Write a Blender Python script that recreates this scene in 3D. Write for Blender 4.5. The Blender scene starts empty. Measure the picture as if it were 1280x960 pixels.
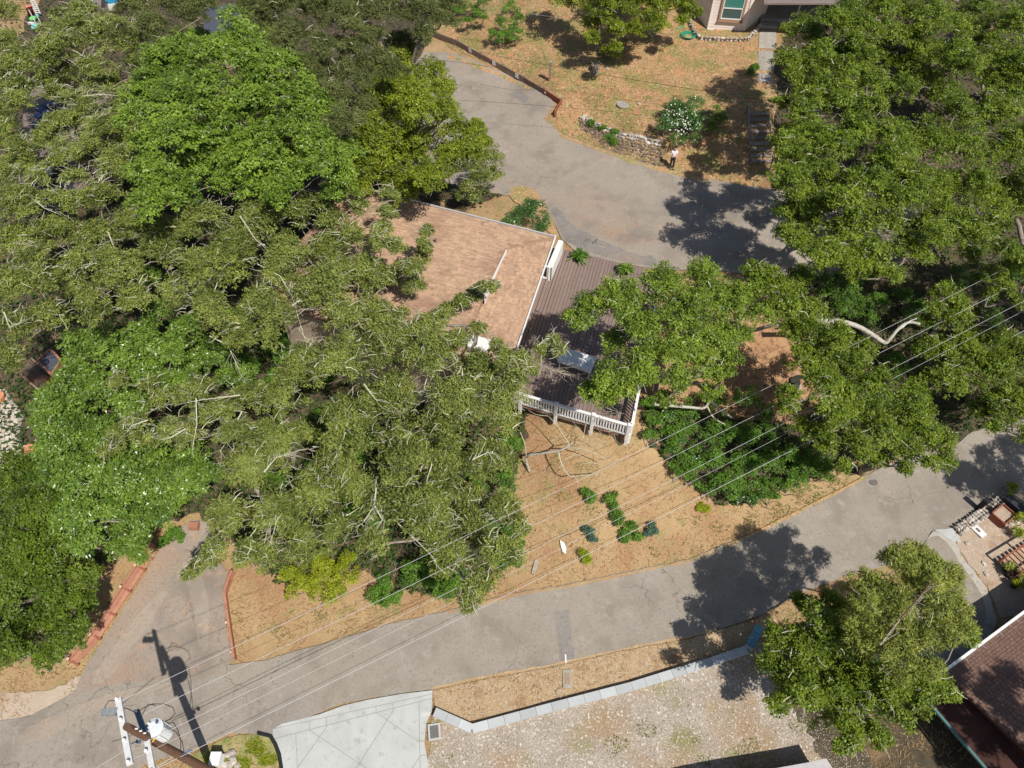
import bpy, bmesh, math, random
import numpy as np
from mathutils import Vector, Matrix
from mathutils.geometry import delaunay_2d_cdt

random.seed(7)
RNG = np.random.default_rng(7)
S = bpy.context.scene
COL = S.collection
R = math.radians

# ---------------------------------------------------------------- camera
H = 36.0                       # metres above the lower road
TILT = R(37.7)                 # off nadir
FPX = 888.0                    # focal length in photo pixels (1280 wide)
cd = bpy.data.cameras.new('camera'); cam = bpy.data.objects.new('camera', cd); COL.objects.link(cam)
cam.location = (0, 0, H); cam.rotation_euler = (TILT, 0, 0)
cd.sensor_fit = 'HORIZONTAL'; cd.sensor_width = 36.0; cd.lens = FPX/1280*36; cd.clip_end = 3000; cd.clip_start = .5
S.camera = cam
# ---------------------------------------------------------------- light
SUN_EL = R(53); sdir = Vector((.585, -.811, 0)).normalized()
sv = Vector((sdir.x*math.cos(SUN_EL), sdir.y*math.cos(SUN_EL), math.sin(SUN_EL)))
w = bpy.data.worlds.new('World'); S.world = w; w.use_nodes = True
sky = w.node_tree.nodes.new('ShaderNodeTexSky'); sky.sky_type = 'NISHITA'; sky.sun_disc = False
sky.sun_elevation = SUN_EL; sky.sun_rotation = math.atan2(sv.x, sv.y)
w.node_tree.links.new(sky.outputs[0], w.node_tree.nodes['Background'].inputs[0])
w.node_tree.nodes['Background'].inputs[1].default_value = .085
sl = bpy.data.lights.new('sun', 'SUN'); sun = bpy.data.objects.new('sun', sl); COL.objects.link(sun)
sl.energy = 4.9; sl.angle = R(.53); sl.color = (1, .955, .875)
sun.rotation_euler = sv.to_track_quat('Z', 'Y').to_euler(); sun.location = (20, -30, 60)
S.view_settings.view_transform = 'Standard'; S.view_settings.look = 'None'
S.view_settings.exposure = .06; S.view_settings.gamma = 1
S.render.engine = 'CYCLES'; S.cycles.max_bounces = 6; S.cycles.diffuse_bounces = 3
S.cycles.transmission_bounces = 3; S.cycles.glossy_bounces = 2; S.cycles.use_denoising = True

# ---------------------------------------------------------------- helpers
ct, st = math.cos(TILT), math.sin(TILT)
def ray(px, py):
    x = (px-640)/FPX; y = (480-py)/FPX
    return np.array([x, st+y*ct, -ct+y*st])
def P(px, py, z):                                  # photo pixel + height -> place
    d = ray(px, py); t = (z-H)/d[2]
    return Vector((d[0]*t, d[1]*t, z))
def Zm(z): return z*5.5/12 if z < 12 else 5.5+(z-12)*.75   # survey height -> metres
def rayv(px, py):
    px = np.asarray(px, float); py = np.asarray(py, float)
    x = (px-640)/FPX; y = (480-py)/FPX
    return np.stack([x, st+y*ct, -ct+y*st], -1)

def tag(o, label=None, cat=None, group=None, kind=None):
    if label: o['label'] = label
    if cat: o['category'] = cat
    if group: o['group'] = group
    if kind: o['kind'] = kind
    return o
def thing(name, loc, label, cat, group=None):
    o = bpy.data.objects.new(name, None); COL.objects.link(o); o.location = loc
    o.empty_display_size = .2
    return tag(o, label, cat, group)
def wloc(o):
    v = Vector((0, 0, 0))
    while o is not None:
        v = v+o.location; o = o.parent
    return v
def raw_mesh(name, co, faces_flat, counts, mats, tint=None, midx=None, smooth=False):
    me = bpy.data.meshes.new(name)
    co = np.asarray(co, np.float32); faces_flat = np.asarray(faces_flat, np.int32); counts = np.asarray(counts, np.int32)
    me.vertices.add(len(co)); me.vertices.foreach_set('co', co.ravel())
    me.loops.add(len(faces_flat)); me.loops.foreach_set('vertex_index', faces_flat)
    me.polygons.add(len(counts))
    ls = np.zeros(len(counts), np.int32); ls[1:] = np.cumsum(counts)[:-1]
    me.polygons.foreach_set('loop_start', ls)
    me.polygons.foreach_set('loop_total', counts)
    me.polygons.foreach_set('use_smooth', np.full(len(counts), smooth, bool))
    for m in (mats if isinstance(mats, (list, tuple)) else [mats]): me.materials.append(m)
    if midx is not None: me.polygons.foreach_set('material_index', np.asarray(midx, np.int32))
    if tint is not None:
        a = me.attributes.new('tint', 'FLOAT', 'FACE'); a.data.foreach_set('value', np.asarray(tint, np.float32))
    me.update(calc_edges=True); me.validate()
    return me
def put(name, me, parent=None, loc=None):
    o = bpy.data.objects.new(name, me); COL.objects.link(o)
    if parent is not None: o.parent = parent
    if loc is not None: o.location = loc
    return o

class MB:
    """collects shapes in world coordinates, builds ONE mesh object"""
    def __init__(s): s.v = []; s.f = []; s.t = []
    def add(s, vs, fs, t=.5):
        n = len(s.v); s.v += [tuple(p) for p in vs]
        for f in fs: s.f.append([i+n for i in f]); s.t.append(t)
    def box(s, c, size, ax=None, t=.5):
        c = Vector(c); hx, hy, hz = size[0]/2, size[1]/2, size[2]/2
        X, Y, Z = ax if ax else (Vector((1, 0, 0)), Vector((0, 1, 0)), Vector((0, 0, 1)))
        vs = [c+X*(sx*hx)+Y*(sy*hy)+Z*(sz*hz) for sz in (-1, 1) for sy in (-1, 1) for sx in (-1, 1)]
        s.add(vs, [(0, 2, 3, 1), (4, 5, 7, 6), (0, 1, 5, 4), (2, 6, 7, 3), (0, 4, 6, 2), (1, 3, 7, 5)], t)
    def beam(s, a, b, wd, ht, up=Vector((0, 0, 1)), t=.5):
        a = Vector(a); b = Vector(b); X = (b-a); L = X.length; X = X.normalized()
        Y = up.cross(X).normalized(); Z = X.cross(Y)
        s.box((a+b)/2, (L, wd, ht), (X, Y, Z), t)
    def tube(s, pts, rad, n=6, t=.5, cap=True):
        pts = [Vector(p) for p in pts]
        if not isinstance(rad, (list, tuple)): rad = [rad]*len(pts)
        base = len(s.v); ref = Vector((0.13, .31, .94))
        for i, p in enumerate(pts):
            d = (pts[min(i+1, len(pts)-1)]-pts[max(i-1, 0)]).normalized()
            r0 = ref if abs(d.dot(ref)) < .95 else Vector((1, 0, 0))
            X = d.cross(r0).normalized(); Y = d.cross(X)
            for k in range(n):
                a = 2*math.pi*k/n
                s.v.append(tuple(p+(X*math.cos(a)+Y*math.sin(a))*rad[i]))
        for i in range(len(pts)-1):
            for k in range(n):
                a = base+i*n+k; b = base+i*n+(k+1) % n
                s.f.append([a, b, b+n, a+n]); s.t.append(t)
        if cap:
            s.f.append([base+k for k in range(n)][::-1]); s.t.append(t)
            e = base+(len(pts)-1)*n; s.f.append([e+k for k in range(n)]); s.t.append(t)
    def cyl(s, c, r, h, n=16, t=.5, r2=None):
        c = Vector(c); s.tube([c, c+Vector((0, 0, h))], [r, r if r2 is None else r2], n, t)
    def prism(s, poly, z0, z1, t=.5):
        n = len(poly); area = sum(poly[i][0]*poly[(i+1) % n][1]-poly[(i+1) % n][0]*poly[i][1] for i in range(n))
        if area < 0: poly = poly[::-1]
        zz0 = z0 if isinstance(z0, (list, tuple)) else [z0]*n
        zz1 = z1 if isinstance(z1, (list, tuple)) else [z1]*n
        vs = [(p[0], p[1], zz0[i]) for i, p in enumerate(poly)]+[(p[0], p[1], zz1[i]) for i, p in enumerate(poly)]
        fs = [list(range(n))[::-1], list(range(n, 2*n))]+[[i, (i+1) % n, (i+1) % n+n, i+n] for i in range(n)]
        s.add(vs, fs, t)
    def plate(s, pts, th, t=.5):                   # planar polygon (3-D) thickened downwards along its normal
        pts = [Vector(p) for p in pts]; n = len(pts)
        nrm = Vector((0, 0, 0))
        for i in range(n): nrm += (pts[i]-pts[0]).cross(pts[(i+1) % n]-pts[0])
        nrm.normalize()
        if nrm.z < 0: pts = pts[::-1]; nrm = -nrm
        vs = [p-nrm*th for p in pts]+pts
        s.add(vs, [list(range(n))[::-1], list(range(n, 2*n))]+[[i, (i+1) % n, (i+1) % n+n, i+n] for i in range(n)], t)
    def mesh(s, name, m, org=Vector((0, 0, 0)), smooth=False):
        co = np.array(s.v, np.float64)-np.array(org)
        return raw_mesh(name, co, [i for f in s.f for i in f], [len(f) for f in s.f], m, s.t, smooth=smooth)
    def build(s, name, m, parent=None, kind=None, label=None, smooth=False, org=None):
        if parent is not None:
            me = s.mesh(name, m, wloc(parent), smooth); o = put(name, me, parent)
        else:
            org = Vector(org) if org is not None else Vector((0, 0, 0))
            me = s.mesh(name, m, org, smooth); o = put(name, me, None, org)
        if kind: o['kind'] = kind
        if label: o['label'] = label
        return o

# ---------------------------------------------------------------- materials
def mat(name, c1, c2=None, scale=2.0, rough=.85, detail=6, bump=0, bscale=30, tint=None, spots=None, metal=0, contrast=1.0, spec=.3):
    """noise mix of two real colours; tint = (dark, light) multiplies by the face attribute"""
    m = bpy.data.materials.new(name); m.use_nodes = True; nt = m.node_tree; N = nt.nodes; L = nt.links
    b = N['Principled BSDF']; b.inputs['Roughness'].default_value = rough; b.inputs['Metallic'].default_value = metal
    b.inputs['Specular IOR Level'].default_value = spec
    g = N.new('ShaderNodeNewGeometry')
    out = None
    if c2 is not None:
        t = N.new('ShaderNodeTexNoise'); t.inputs['Scale'].default_value = scale; t.inputs['Detail'].default_value = detail
        t.inputs['Roughness'].default_value = .65
        L.new(g.outputs['Position'], t.inputs['Vector'])
        mr = N.new('ShaderNodeMapRange'); mr.inputs[1].default_value = .5-.2/contrast; mr.inputs[2].default_value = .5+.2/contrast
        L.new(t.outputs['Fac'], mr.inputs[0])
        mx = N.new('ShaderNodeMix'); mx.data_type = 'RGBA'
        mx.inputs[6].default_value = (*c1, 1); mx.inputs[7].default_value = (*c2, 1); L.new(mr.outputs[0], mx.inputs[0])
        out = mx.outputs[2]
    if spots:
        for (c3, sc, lo, hi) in spots:
            t = N.new('ShaderNodeTexNoise'); t.inputs['Scale'].default_value = sc; t.inputs['Detail'].default_value = 5
            L.new(g.outputs['Position'], t.inputs['Vector'])
            mr = N.new('ShaderNodeMapRange'); mr.inputs[1].default_value = lo; mr.inputs[2].default_value = hi
            L.new(t.outputs['Fac'], mr.inputs[0])
            mx = N.new('ShaderNodeMix'); mx.data_type = 'RGBA'
            if out is not None: L.new(out, mx.inputs[6])
            else: mx.inputs[6].default_value = (*c1, 1)
            mx.inputs[7].default_value = (*c3, 1); L.new(mr.outputs[0], mx.inputs[0]); out = mx.outputs[2]
    if tint:
        a = N.new('ShaderNodeAttribute'); a.attribute_name = 'tint'
        mr = N.new('ShaderNodeMapRange'); mr.inputs[3].default_value = tint[0]; mr.inputs[4].default_value = tint[1]
        L.new(a.outputs['Fac'], mr.inputs[0])
        vm = N.new('ShaderNodeVectorMath'); vm.operation = 'SCALE'
        if out is not None: L.new(out, vm.inputs[0])
        else: vm.inputs[0].default_value = c1
        L.new(mr.outputs[0], vm.inputs['Scale']); out = vm.outputs[0]
    if out is not None: L.new(out, b.inputs['Base Color'])
    else: b.inputs['Base Color'].default_value = (*c1, 1)
    if bump:
        t = N.new('ShaderNodeTexNoise'); t.inputs['Scale'].default_value = bscale; t.inputs['Detail'].default_value = 4
        L.new(g.outputs['Position'], t.inputs['Vector'])
        bp = N.new('ShaderNodeBump'); bp.inputs['Strength'].default_value = bump; bp.inputs['Distance'].default_value = .05
        L.new(t.outputs['Fac'], bp.inputs['Height']); L.new(bp.outputs[0], b.inputs['Normal'])
    return m

def asphalt(name, c1, c2, crack=.5, stain=(.30, .24, .19)):
    m = mat(name, c1, c2, scale=.35, rough=.9, bump=.25, bscale=60, spots=[(stain, .22, .50, .70), (tuple(x*.86 for x in c1), .55, .50, .66), (tuple(x*1.12 for x in stain), 1.6, .56, .72), (tuple(x*.8 for x in c1), 9, .52, .72), (tuple(min(1, x*1.2) for x in c2), 25, .58, .75)])
    nt = m.node_tree; N = nt.nodes; L = nt.links; b = N['Principled BSDF']
    old = b.inputs['Base Color'].links[0].from_socket
    g = N.new('ShaderNodeNewGeometry')
    nz = N.new('ShaderNodeTexNoise'); nz.inputs['Scale'].default_value = 1.3; nz.inputs['Detail'].default_value = 4
    L.new(g.outputs['Position'], nz.inputs['Vector'])
    ad = N.new('ShaderNodeVectorMath'); ad.operation = 'MULTIPLY_ADD'; ad.inputs[1].default_value = (1.1, 1.1, 1.1)
    L.new(nz.outputs['Color'], ad.inputs[0]); L.new(g.outputs['Position'], ad.inputs[2])
    vo = N.new('ShaderNodeTexVoronoi'); vo.feature = 'DISTANCE_TO_EDGE'; vo.inputs['Scale'].default_value = .45
    L.new(ad.outputs[0], vo.inputs['Vector'])
    mr = N.new('ShaderNodeMapRange'); mr.inputs[1].default_value = .004; mr.inputs[2].default_value = .011; mr.inputs[3].default_value = 1; mr.inputs[4].default_value = 0
    L.new(vo.outputs['Distance'], mr.inputs[0])
    mk = N.new('ShaderNodeTexNoise'); mk.inputs['Scale'].default_value = .16; mk.inputs['Detail'].default_value = 3; L.new(g.outputs['Position'], mk.inputs['Vector'])
    m2 = N.new('ShaderNodeMapRange'); m2.inputs[1].default_value = .47; m2.inputs[2].default_value = .6; m2.inputs[4].default_value = crack; L.new(mk.outputs['Fac'], m2.inputs[0])
    mu = N.new('ShaderNodeMath'); mu.operation = 'MULTIPLY'; L.new(mr.outputs[0], mu.inputs[0]); L.new(m2.outputs[0], mu.inputs[1])
    mx = N.new('ShaderNodeMix'); mx.data_type = 'RGBA'; mx.inputs[7].default_value = (.05, .045, .04, 1)
    L.new(old, mx.inputs[6]); L.new(mu.outputs[0], mx.inputs[0]); L.new(mx.outputs[2], b.inputs['Base Color'])
    return m

def leaf_mat(name, dark, light, hue=None, trans=.3, rough=.5, spec=.3):
    m = bpy.data.materials.new(name); m.use_nodes = True; nt = m.node_tree; N = nt.nodes; L = nt.links
    b = N['Principled BSDF']; b.inputs['Roughness'].default_value = rough; b.inputs['Specular IOR Level'].default_value = spec
    a = N.new('ShaderNodeAttribute'); a.attribute_name = 'tint'
    g = N.new('ShaderNodeNewGeometry')
    t = N.new('ShaderNodeTexNoise'); t.inputs['Scale'].default_value = .45; t.inputs['Detail'].default_value = 3
    L.new(g.outputs['Position'], t.inputs['Vector'])
    ad = N.new('ShaderNodeMath'); ad.operation = 'MULTIPLY_ADD'; ad.inputs[1].default_value = .8
    L.new(t.outputs['Fac'], ad.inputs[0]); 
    sb = N.new('ShaderNodeMath'); sb.operation = 'SUBTRACT'; sb.inputs[1].default_value = .4; L.new(a.outputs['Fac'], sb.inputs[0]); L.new(sb.outputs[0], ad.inputs[2])
    mx = N.new('ShaderNodeMix'); mx.data_type = 'RGBA'; mx.clamp_factor = True
    mx.inputs[6].default_value = (*dark, 1); mx.inputs[7].default_value = (*light, 1); L.new(ad.outputs[0], mx.inputs[0])
    L.new(mx.outputs[2], b.inputs['Base Color'])
    tr = N.new('ShaderNodeBsdfTranslucent'); hs = N.new('ShaderNodeHueSaturation'); hs.inputs['Saturation'].default_value = 1.1; hs.inputs['Value'].default_value = 1.3
    L.new(mx.outputs[2], hs.inputs['Color']); L.new(hs.outputs[0], tr.inputs[0])
    ms = N.new('ShaderNodeMixShader'); ms.inputs[0].default_value = trans
    L.new(b.outputs[0], ms.inputs[1]); L.new(tr.outputs[0], ms.inputs[2]); L.new(ms.outputs[0], N['Material Output'].inputs[0])
    return m

M = {}
M['earth'] = mat('dry_earth', (.31, .20, .10), (.41, .28, .14), .9, spots=[((.30, .16, .08), .45, .48, .66), ((.22, .20, .075), .8, .60, .74), ((.47, .345, .195), 17, .5, .75), ((.22, .14, .08), 26, .58, .75), ((.24, .22, .08), 1.1, .60, .76)], bump=.6, bscale=9)
M['yard'] = mat('yard_straw', (.34, .205, .10), (.46, .28, .145), .9, spots=[((.25, .22, .07), .5, .48, .62), ((.46, .23, .11), 1.5, .52, .66), ((.2, .2, .06), 1.7, .55, .68), ((.62, .47, .28), 8, .55, .7)], bump=.5, bscale=9)
M['duff'] = mat('leaf_litter', (.30, .16, .085), (.42, .25, .13), 1.2, spots=[((.16, .09, .05), 4, .5, .7)], bump=.5, bscale=9)
M['gravel'] = mat('gravel', (.31, .255, .195), (.42, .36, .295), .8, spots=[((.33, .22, .12), .3, .48, .62), ((.23, .21, .08), .45, .56, .70), ((.7, .66, .6), 9, .55, .72), ((.2, .16, .12), 16, .58, .72)], bump=.6, bscale=14)
M['verge'] = mat('verge_dry_grass', (.36, .24, .13), (.46, .33, .19), 1.3, spots=[((.28, .15, .07), .9, .55, .7), ((.5, .42, .3), 9, .55, .7)], bump=.5, bscale=14)
M['dirt'] = mat('pale_dirt', (.40, .31, .23), (.47, .38, .29), .7, spots=[((.34, .22, .14), .5, .55, .7), ((.5, .43, .35), 8, .55, .7)], bump=.4, bscale=12)
M['garden'] = mat('garden_dirt', (.36, .27, .2), (.48, .38, .29), 1.2, spots=[((.3, .19, .12), 1.2, .52, .7), ((.58, .5, .4), 10, .58, .7), ((.18, .13, .09), 13, .6, .72)], bump=.5, bscale=12)
M['green_grass'] = mat('roadside_grass', (.16, .19, .05), (.42, .33, .16), 1.3, spots=[((.12, .2, .03), 2.5, .55, .68)], bump=.4, bscale=12)
M['asphalt_low'] = asphalt('grey_asphalt', (.275, .237, .195), (.328, .285, .235), .5, (.30, .265, .23))
M['asphalt_up'] = asphalt('worn_asphalt', (.285, .242, .20), (.345, .298, .25), .4, (.33, .255, .195))
M['asphalt_drive'] = asphalt('dusty_asphalt', (.265, .22, .18), (.33, .275, .225), .3, (.34, .235, .165))
M['asphalt_patch'] = asphalt('patch_asphalt', (.225, .205, .185), (.265, .245, .22), .4)
M['tar'] = asphalt('tar_patch', (.21, .19, .17), (.27, .245, .22), .9, (.3, .22, .16))
M['concrete'] = mat('pale_concrete', (.42, .425, .405), (.50, .505, .485), .8, bump=.1, bscale=50, spots=[((.37, .37, .35), .6, .50, .72), ((.36, .35, .33), 3.5, .58, .72), ((.30, .29, .27), 11, .64, .74)])
M['old_concrete'] = mat('old_concrete', (.30, .27, .235), (.40, .37, .325), 2, bump=.2, bscale=40, spots=[((.3, .26, .21), 5, .55, .7)], tint=(.85, 1.15))
M['block'] = mat('wall_block', (.44, .455, .455), (.50, .515, .51), 2, bump=.2, bscale=40, tint=(.85, 1.1))
M['mortar'] = mat('mortar', (.3, .29, .27))
M['stone'] = mat('rubble_stone', (.36, .31, .26), (.48, .43, .38), 3, bump=.3, bscale=20, tint=(.5, 1.35), spots=[((.28, .2, .12), 2, .55, .7)])
M['bark'] = mat('grey_bark', (.2, .16, .125), (.34, .29, .24), 6, bump=.6, bscale=18)
M['pale_bark'] = mat('lichened_bark', (.36, .33, .27), (.56, .53, .46), 5, bump=.5, bscale=22, spots=[((.22, .17, .12), 5, .55, .7)])
M['lichen'] = mat('lichened_twig', (.42, .41, .27), (.62, .60, .45), 6, tint=(.55, 1.1))
M['drytwig'] = mat('dry_twig', (.33, .27, .2), (.48, .42, .34), 5, tint=(.6, 1.1))
M['redwood'] = mat('redwood_plank', (.33, .145, .09), (.42, .20, .13), 3, rough=.8, tint=(.85, 1.15), bump=.15, bscale=30)
M['plank_end'] = mat('cut_wood', (.68, .5, .34))
M['brownplank'] = mat('weathered_plank', (.17, .115, .085), (.30, .22, .17), 3, tint=(.8, 1.2), spots=[((.28, .1, .06), .8, .55, .68)], bump=.2, bscale=25)
M['redplank'] = mat('red_brown_plank', (.24, .075, .045), (.33, .115, .07), 3, tint=(.8, 1.2), bump=.2, bscale=25)
M['deck'] = mat('brown_decking', (.215, .155, .132), (.25, .18, .155), 2.5, rough=.7, tint=(.93, 1.07), bump=.06, bscale=40)
M['shingle_tan'] = mat('tan_shingle', (.44, .285, .185), (.52, .345, .23), 2, rough=.95, tint=(.82, 1.14), spots=[((.37, .225, .155), .5, .48, .66), ((.29, .18, .12), 2.5, .58, .74)], bump=.3, bscale=60)
M['roof_felt_tan'] = mat('tan_roof_base', (.34, .21, .135))
M['shingle_brown'] = mat('brown_shingle', (.17, .10, .075), (.215, .13, .1), 2, rough=.9, tint=(.9, 1.08), bump=.3, bscale=60)
M['roof_felt_brown'] = mat('brown_roof_base', (.07, .042, .033))
M['roof_red'] = mat('shade_dark_red_roof', (.055, .02, .016), (.075, .03, .022), 3, tint=(.75, 1.2))  # red darkened to hold the tree shade over the porch
M['roof_taupe'] = mat('taupe_roof', (.19, .15, .135), (.25, .2, .18), 2, tint=(.8, 1.15))
M['white'] = mat('white_paint', (.78, .77, .75), (.7, .69, .67), 4, rough=.5)
M['trim_grey'] = mat('grey_fascia', (.42, .40, .40), (.5, .48, .47), 4)
M['cream'] = mat('cream_siding', (.80, .70, .64), (.76, .66, .60), 3, rough=.7, tint=(.92, 1.05))
M['tanwall'] = mat('tan_wall', (.42, .33, .25), (.38, .3, .22), 3)
M['brown_trim'] = mat('brown_trim', (.36, .21, .14))
M['glass_teal'] = mat('window_glass_teal', (.06, .22, .19), rough=.08, spec=.8)
M['glass_dark'] = mat('window_glass_dark', (.045, .10, .1), rough=.08, spec=.8)
M['glass_blue'] = mat('solar_glass', (.01, .018, .07), rough=.12, spec=.8)
M['pole'] = mat('pole_wood', (.105, .055, .035), (.16, .09, .06), 4, rough=.9, bump=.4, bscale=30)
M['arm'] = mat('weathered_crossarm', (.62, .62, .61), (.52, .52, .52), 5)
M['bracket'] = mat('blue_grey_steel', (.09, .13, .2), (.13, .18, .26), 6, rough=.5)
M['steel'] = mat('galvanised_steel', (.5, .51, .52), (.4, .41, .43), 8, rough=.4, metal=.6)
M['transformer'] = mat('transformer_grey', (.66, .7, .72), (.6, .64, .67), 8, rough=.4)
M['wire'] = mat('bright_wire', (.48, .47, .47), rough=.5, metal=.1)
M['dark_wire'] = mat('black_wire', (.03, .03, .03), rough=.6)
M['lamp_grey'] = mat('louvre_grey', (.13, .15, .15), (.3, .33, .33), 14, rough=.5)
M['black'] = mat('black_plastic', (.02, .02, .022), rough=.5)
M['darkbox'] = mat('dark_lid', (.035, .035, .04), (.06, .06, .07), 20)
M['iron'] = mat('cast_iron', (.12, .11, .1), (.18, .165, .15), 14, rough=.6)
M['yellow'] = mat('yellow_tag', (.8, .5, .03))
M['teal'] = mat('teal_gutter', (.10, .2, .19), (.07, .15, .14), 4)
M['green_plastic'] = mat('green_plastic', (.03, .26, .14), (.05, .34, .2), 6, rough=.4)
M['red_plastic'] = mat('red_plastic', (.55, .05, .03), rough=.4)
M['turq'] = mat('turquoise_plastic', (.15, .6, .55), (.25, .68, .62), 3, rough=.4)
M['lime'] = mat('lime_plastic', (.2, .75, .2), rough=.4)
M['blue_water'] = mat('pool_blue', (.01, .16, .32), (.03, .28, .42), 2, rough=.1, spec=.6)
M['orange_pot'] = mat('terracotta', (.55, .22, .1), (.65, .3, .16), 6)
M['slate'] = mat('dark_slate_tone', (.06, .065, .085), (.08, .085, .11), 3, rough=.7, tint=(.8, 1.2))
M['paver'] = mat('patio_stone', (.46, .39, .31), (.56, .49, .41), 2, tint=(.8, 1.15), bump=.2, bscale=20)
M['hedge_flower'] = leaf_mat('white_blossom', (.42, .50, .33), (.72, .76, .62), trans=.1)
M['skin'] = mat('skin', (.52, .31, .22)); M['shirt'] = mat('white_shirt', (.72, .68, .70)); M['trouser'] = mat('dark_trouser', (.025, .03, .035)); M['hair'] = mat('dark_hair', (.018, .013, .01))
# foliage colours
M['lf_maple'] = leaf_mat('bright_broadleaf', (.060, .110, .012), (0.2568, 0.3691, 0.0428), trans=.26, rough=.4, spec=.35)
M['lf_bay'] = leaf_mat('bay_leaf', (.055, .110, .014), (0.2461, 0.3691, 0.0514), trans=.25, rough=.32, spec=.5)
M['lf_conifer'] = leaf_mat('dark_conifer', (.036, .050, .012), (0.1819, 0.198, 0.0621), trans=.12, rough=.6, spec=.2)
M['lf_oak_y'] = leaf_mat('yellow_green_oak', (.060, .090, .006), (0.2943, 0.3478, 0.0268), trans=.26, rough=.4, spec=.3)
M['lf_olive'] = leaf_mat('olive_oak', (.045, .066, .009), (0.3049, 0.3478, 0.0728), trans=.18, rough=.5, spec=.3)
M['lf_oak'] = leaf_mat('live_oak', (.045, .078, .006), (0.2301, 0.3103, 0.0257), trans=.22, rough=.42, spec=.3)
M['lf_oak_d'] = leaf_mat('deck_oak', (.050, .088, .008), (0.2729, 0.3745, 0.0407), trans=.22, rough=.42, spec=.3)
M['lf_shrub'] = leaf_mat('shrub_green', (.055, .110, .014), (0.1605, 0.3103, 0.0321), trans=.3)
M['lf_yellow'] = leaf_mat('yellow_shrub', (.130, .175, .010), (.400, .450, .022), trans=.3)
M['lf_pine'] = leaf_mat('yellow_conifer', (.070, .095, .012), (0.3745, 0.4066, 0.0803), trans=.2, rough=.5, spec=.25)
M['lf_blue'] = leaf_mat('blue_green_plant', (.05, .11, .075), (.1, .17, .11), trans=.2)
M['lf_glossy'] = leaf_mat('glossy_shrub', (.045, .120, .020), (.120, .230, .045), trans=.3, rough=.3, spec=.8)
M['straw'] = leaf_mat('dry_straw', (.24, .15, .065), (.54, .38, .20), trans=.15, rough=.9, spec=.1)
M['litter'] = leaf_mat('fallen_leaf', (.24, .11, .05), (.56, .34, .18), trans=.1, rough=.9, spec=.1)
M['pebble'] = mat('pebble', (.40, .335, .27), tint=(.45, 1.5))
M['floor'] = mat('woodland_floor', (.05, .04, .025), (.10, .075, .045), 1.5, spots=[((.2, .13, .07), .5, .62, .74)], bump=.5, bscale=9)  # humus brown, darkened further for the deep shade in canopy gaps
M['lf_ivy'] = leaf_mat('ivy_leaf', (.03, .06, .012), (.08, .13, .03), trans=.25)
M['stone_brown'] = mat('brown_rubble', (.22, .16, .11), (.34, .26, .19), 3, bump=.3, bscale=20, tint=(.5, 1.35))
M['dirt_light'] = asphalt('dusty_track', (.31, .26, .21), (.36, .30, .245), .2, (.36, .27, .2))
M['tread'] = mat('grey_tread', (.24, .19, .15), (.34, .28, .23), 3, tint=(.8, 1.2))
M['lf_weed'] = leaf_mat('weed_leaf', (.10, .13, .03), (.30, .30, .09), trans=.2, spec=.2)
M['pale_drive'] = mat('pale_drive', (.38, .35, .30), (.46, .43, .37), 2, bump=.2, bscale=40, spots=[((.3, .26, .21), 3, .55, .7)])
M['lf_oak_deep'] = leaf_mat('deep_green_oak', (.035, .065, .006), (.165, .235, .022), trans=.22, rough=.42, spec=.3)
# ---------------------------------------------------------------- terrain (hillside rising away from the lower road)
CP = [(0,955,.1),(300,930,0),(640,930,-.2),(640,860,0),(640,760,.2),(640,800,.1),(900,700,.6),(900,760,.5),(1100,620,1.1),(1100,700,.8),(1230,560,1.9),(1200,640,1.4),
 (1000,850,-.2),(800,900,-.5),(900,960,-.9),(1000,960,-.9),(1230,700,.9),(1270,780,.4),(1280,900,-.8),(1150,950,-.9),(350,800,0),(450,800,.1),(300,800,.2),(150,800,.3),(200,850,.1),(230,680,1.7),(200,740,.9),(270,740,1.0),
 (100,760,1.3),(50,700,2.3),(40,850,.3),(0,900,.2),(20,540,6),(100,440,8),(0,300,9.5),(0,100,12),(0,0,13),(150,200,11),(280,100,11.5),(280,10,12.2),(300,400,7),(150,600,4.2),(300,600,3.2),(330,680,1.8),(300,740,1.2),
 (450,700,1.4),(560,740,.8),(640,700,1.2),(640,640,2.6),(790,560,9.8),(720,545,9.6),(660,530,9.2),(760,600,6.6),(700,600,6.0),(860,560,7.0),(560,560,5.6),(800,650,2.9),(850,670,1.5),(950,640,1.6),(1000,600,2.2),(920,470,7.2),(980,520,4.8),(1060,520,3.6),(1100,470,5),(1200,520,3),
 (1280,540,2.6),(1280,440,5),(1280,330,8),(1100,380,8),(1000,350,10.6),(870,400,10.5),(840,345,11.9),(940,310,12),(700,300,12),(820,320,12),(760,300,12),(640,240,12),(800,240,12),(940,260,12),(720,200,12),(600,130,12),(640,110,12.1),(560,80,12.1),
 (600,280,11.6),(500,300,9.5),(560,450,7.5),(440,380,7.5),(660,480,8.6),(690,165,12.15),(800,215,12.1),(900,225,12.1),(730,160,12.3),(735,135,13.4),(780,160,13.5),(840,165,13.7),(780,130,13.8),(900,180,13.3),(945,200,12.6),(945,130,14.6),(850,60,15.2),(920,60,15.6),(955,60,15.6),
 (1000,20,16),(700,60,14.6),(640,60,14),(600,20,13.9),(545,45,12.6),(700,90,14.2),(1050,230,12.2),(1100,150,13.6),(1280,200,12),(1280,40,16.5),(1060,60,15.6),(700,0,15.8),(460,60,12.2),(400,0,12.6),(860,20,16),(700,-80,18),(1100,-80,20),(300,-80,14.5)]
cx = np.array([tuple(P(c[0], c[1], Zm(c[2]))) for c in CP])
def phi(d): return np.sqrt(d*d+4.0)
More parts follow.
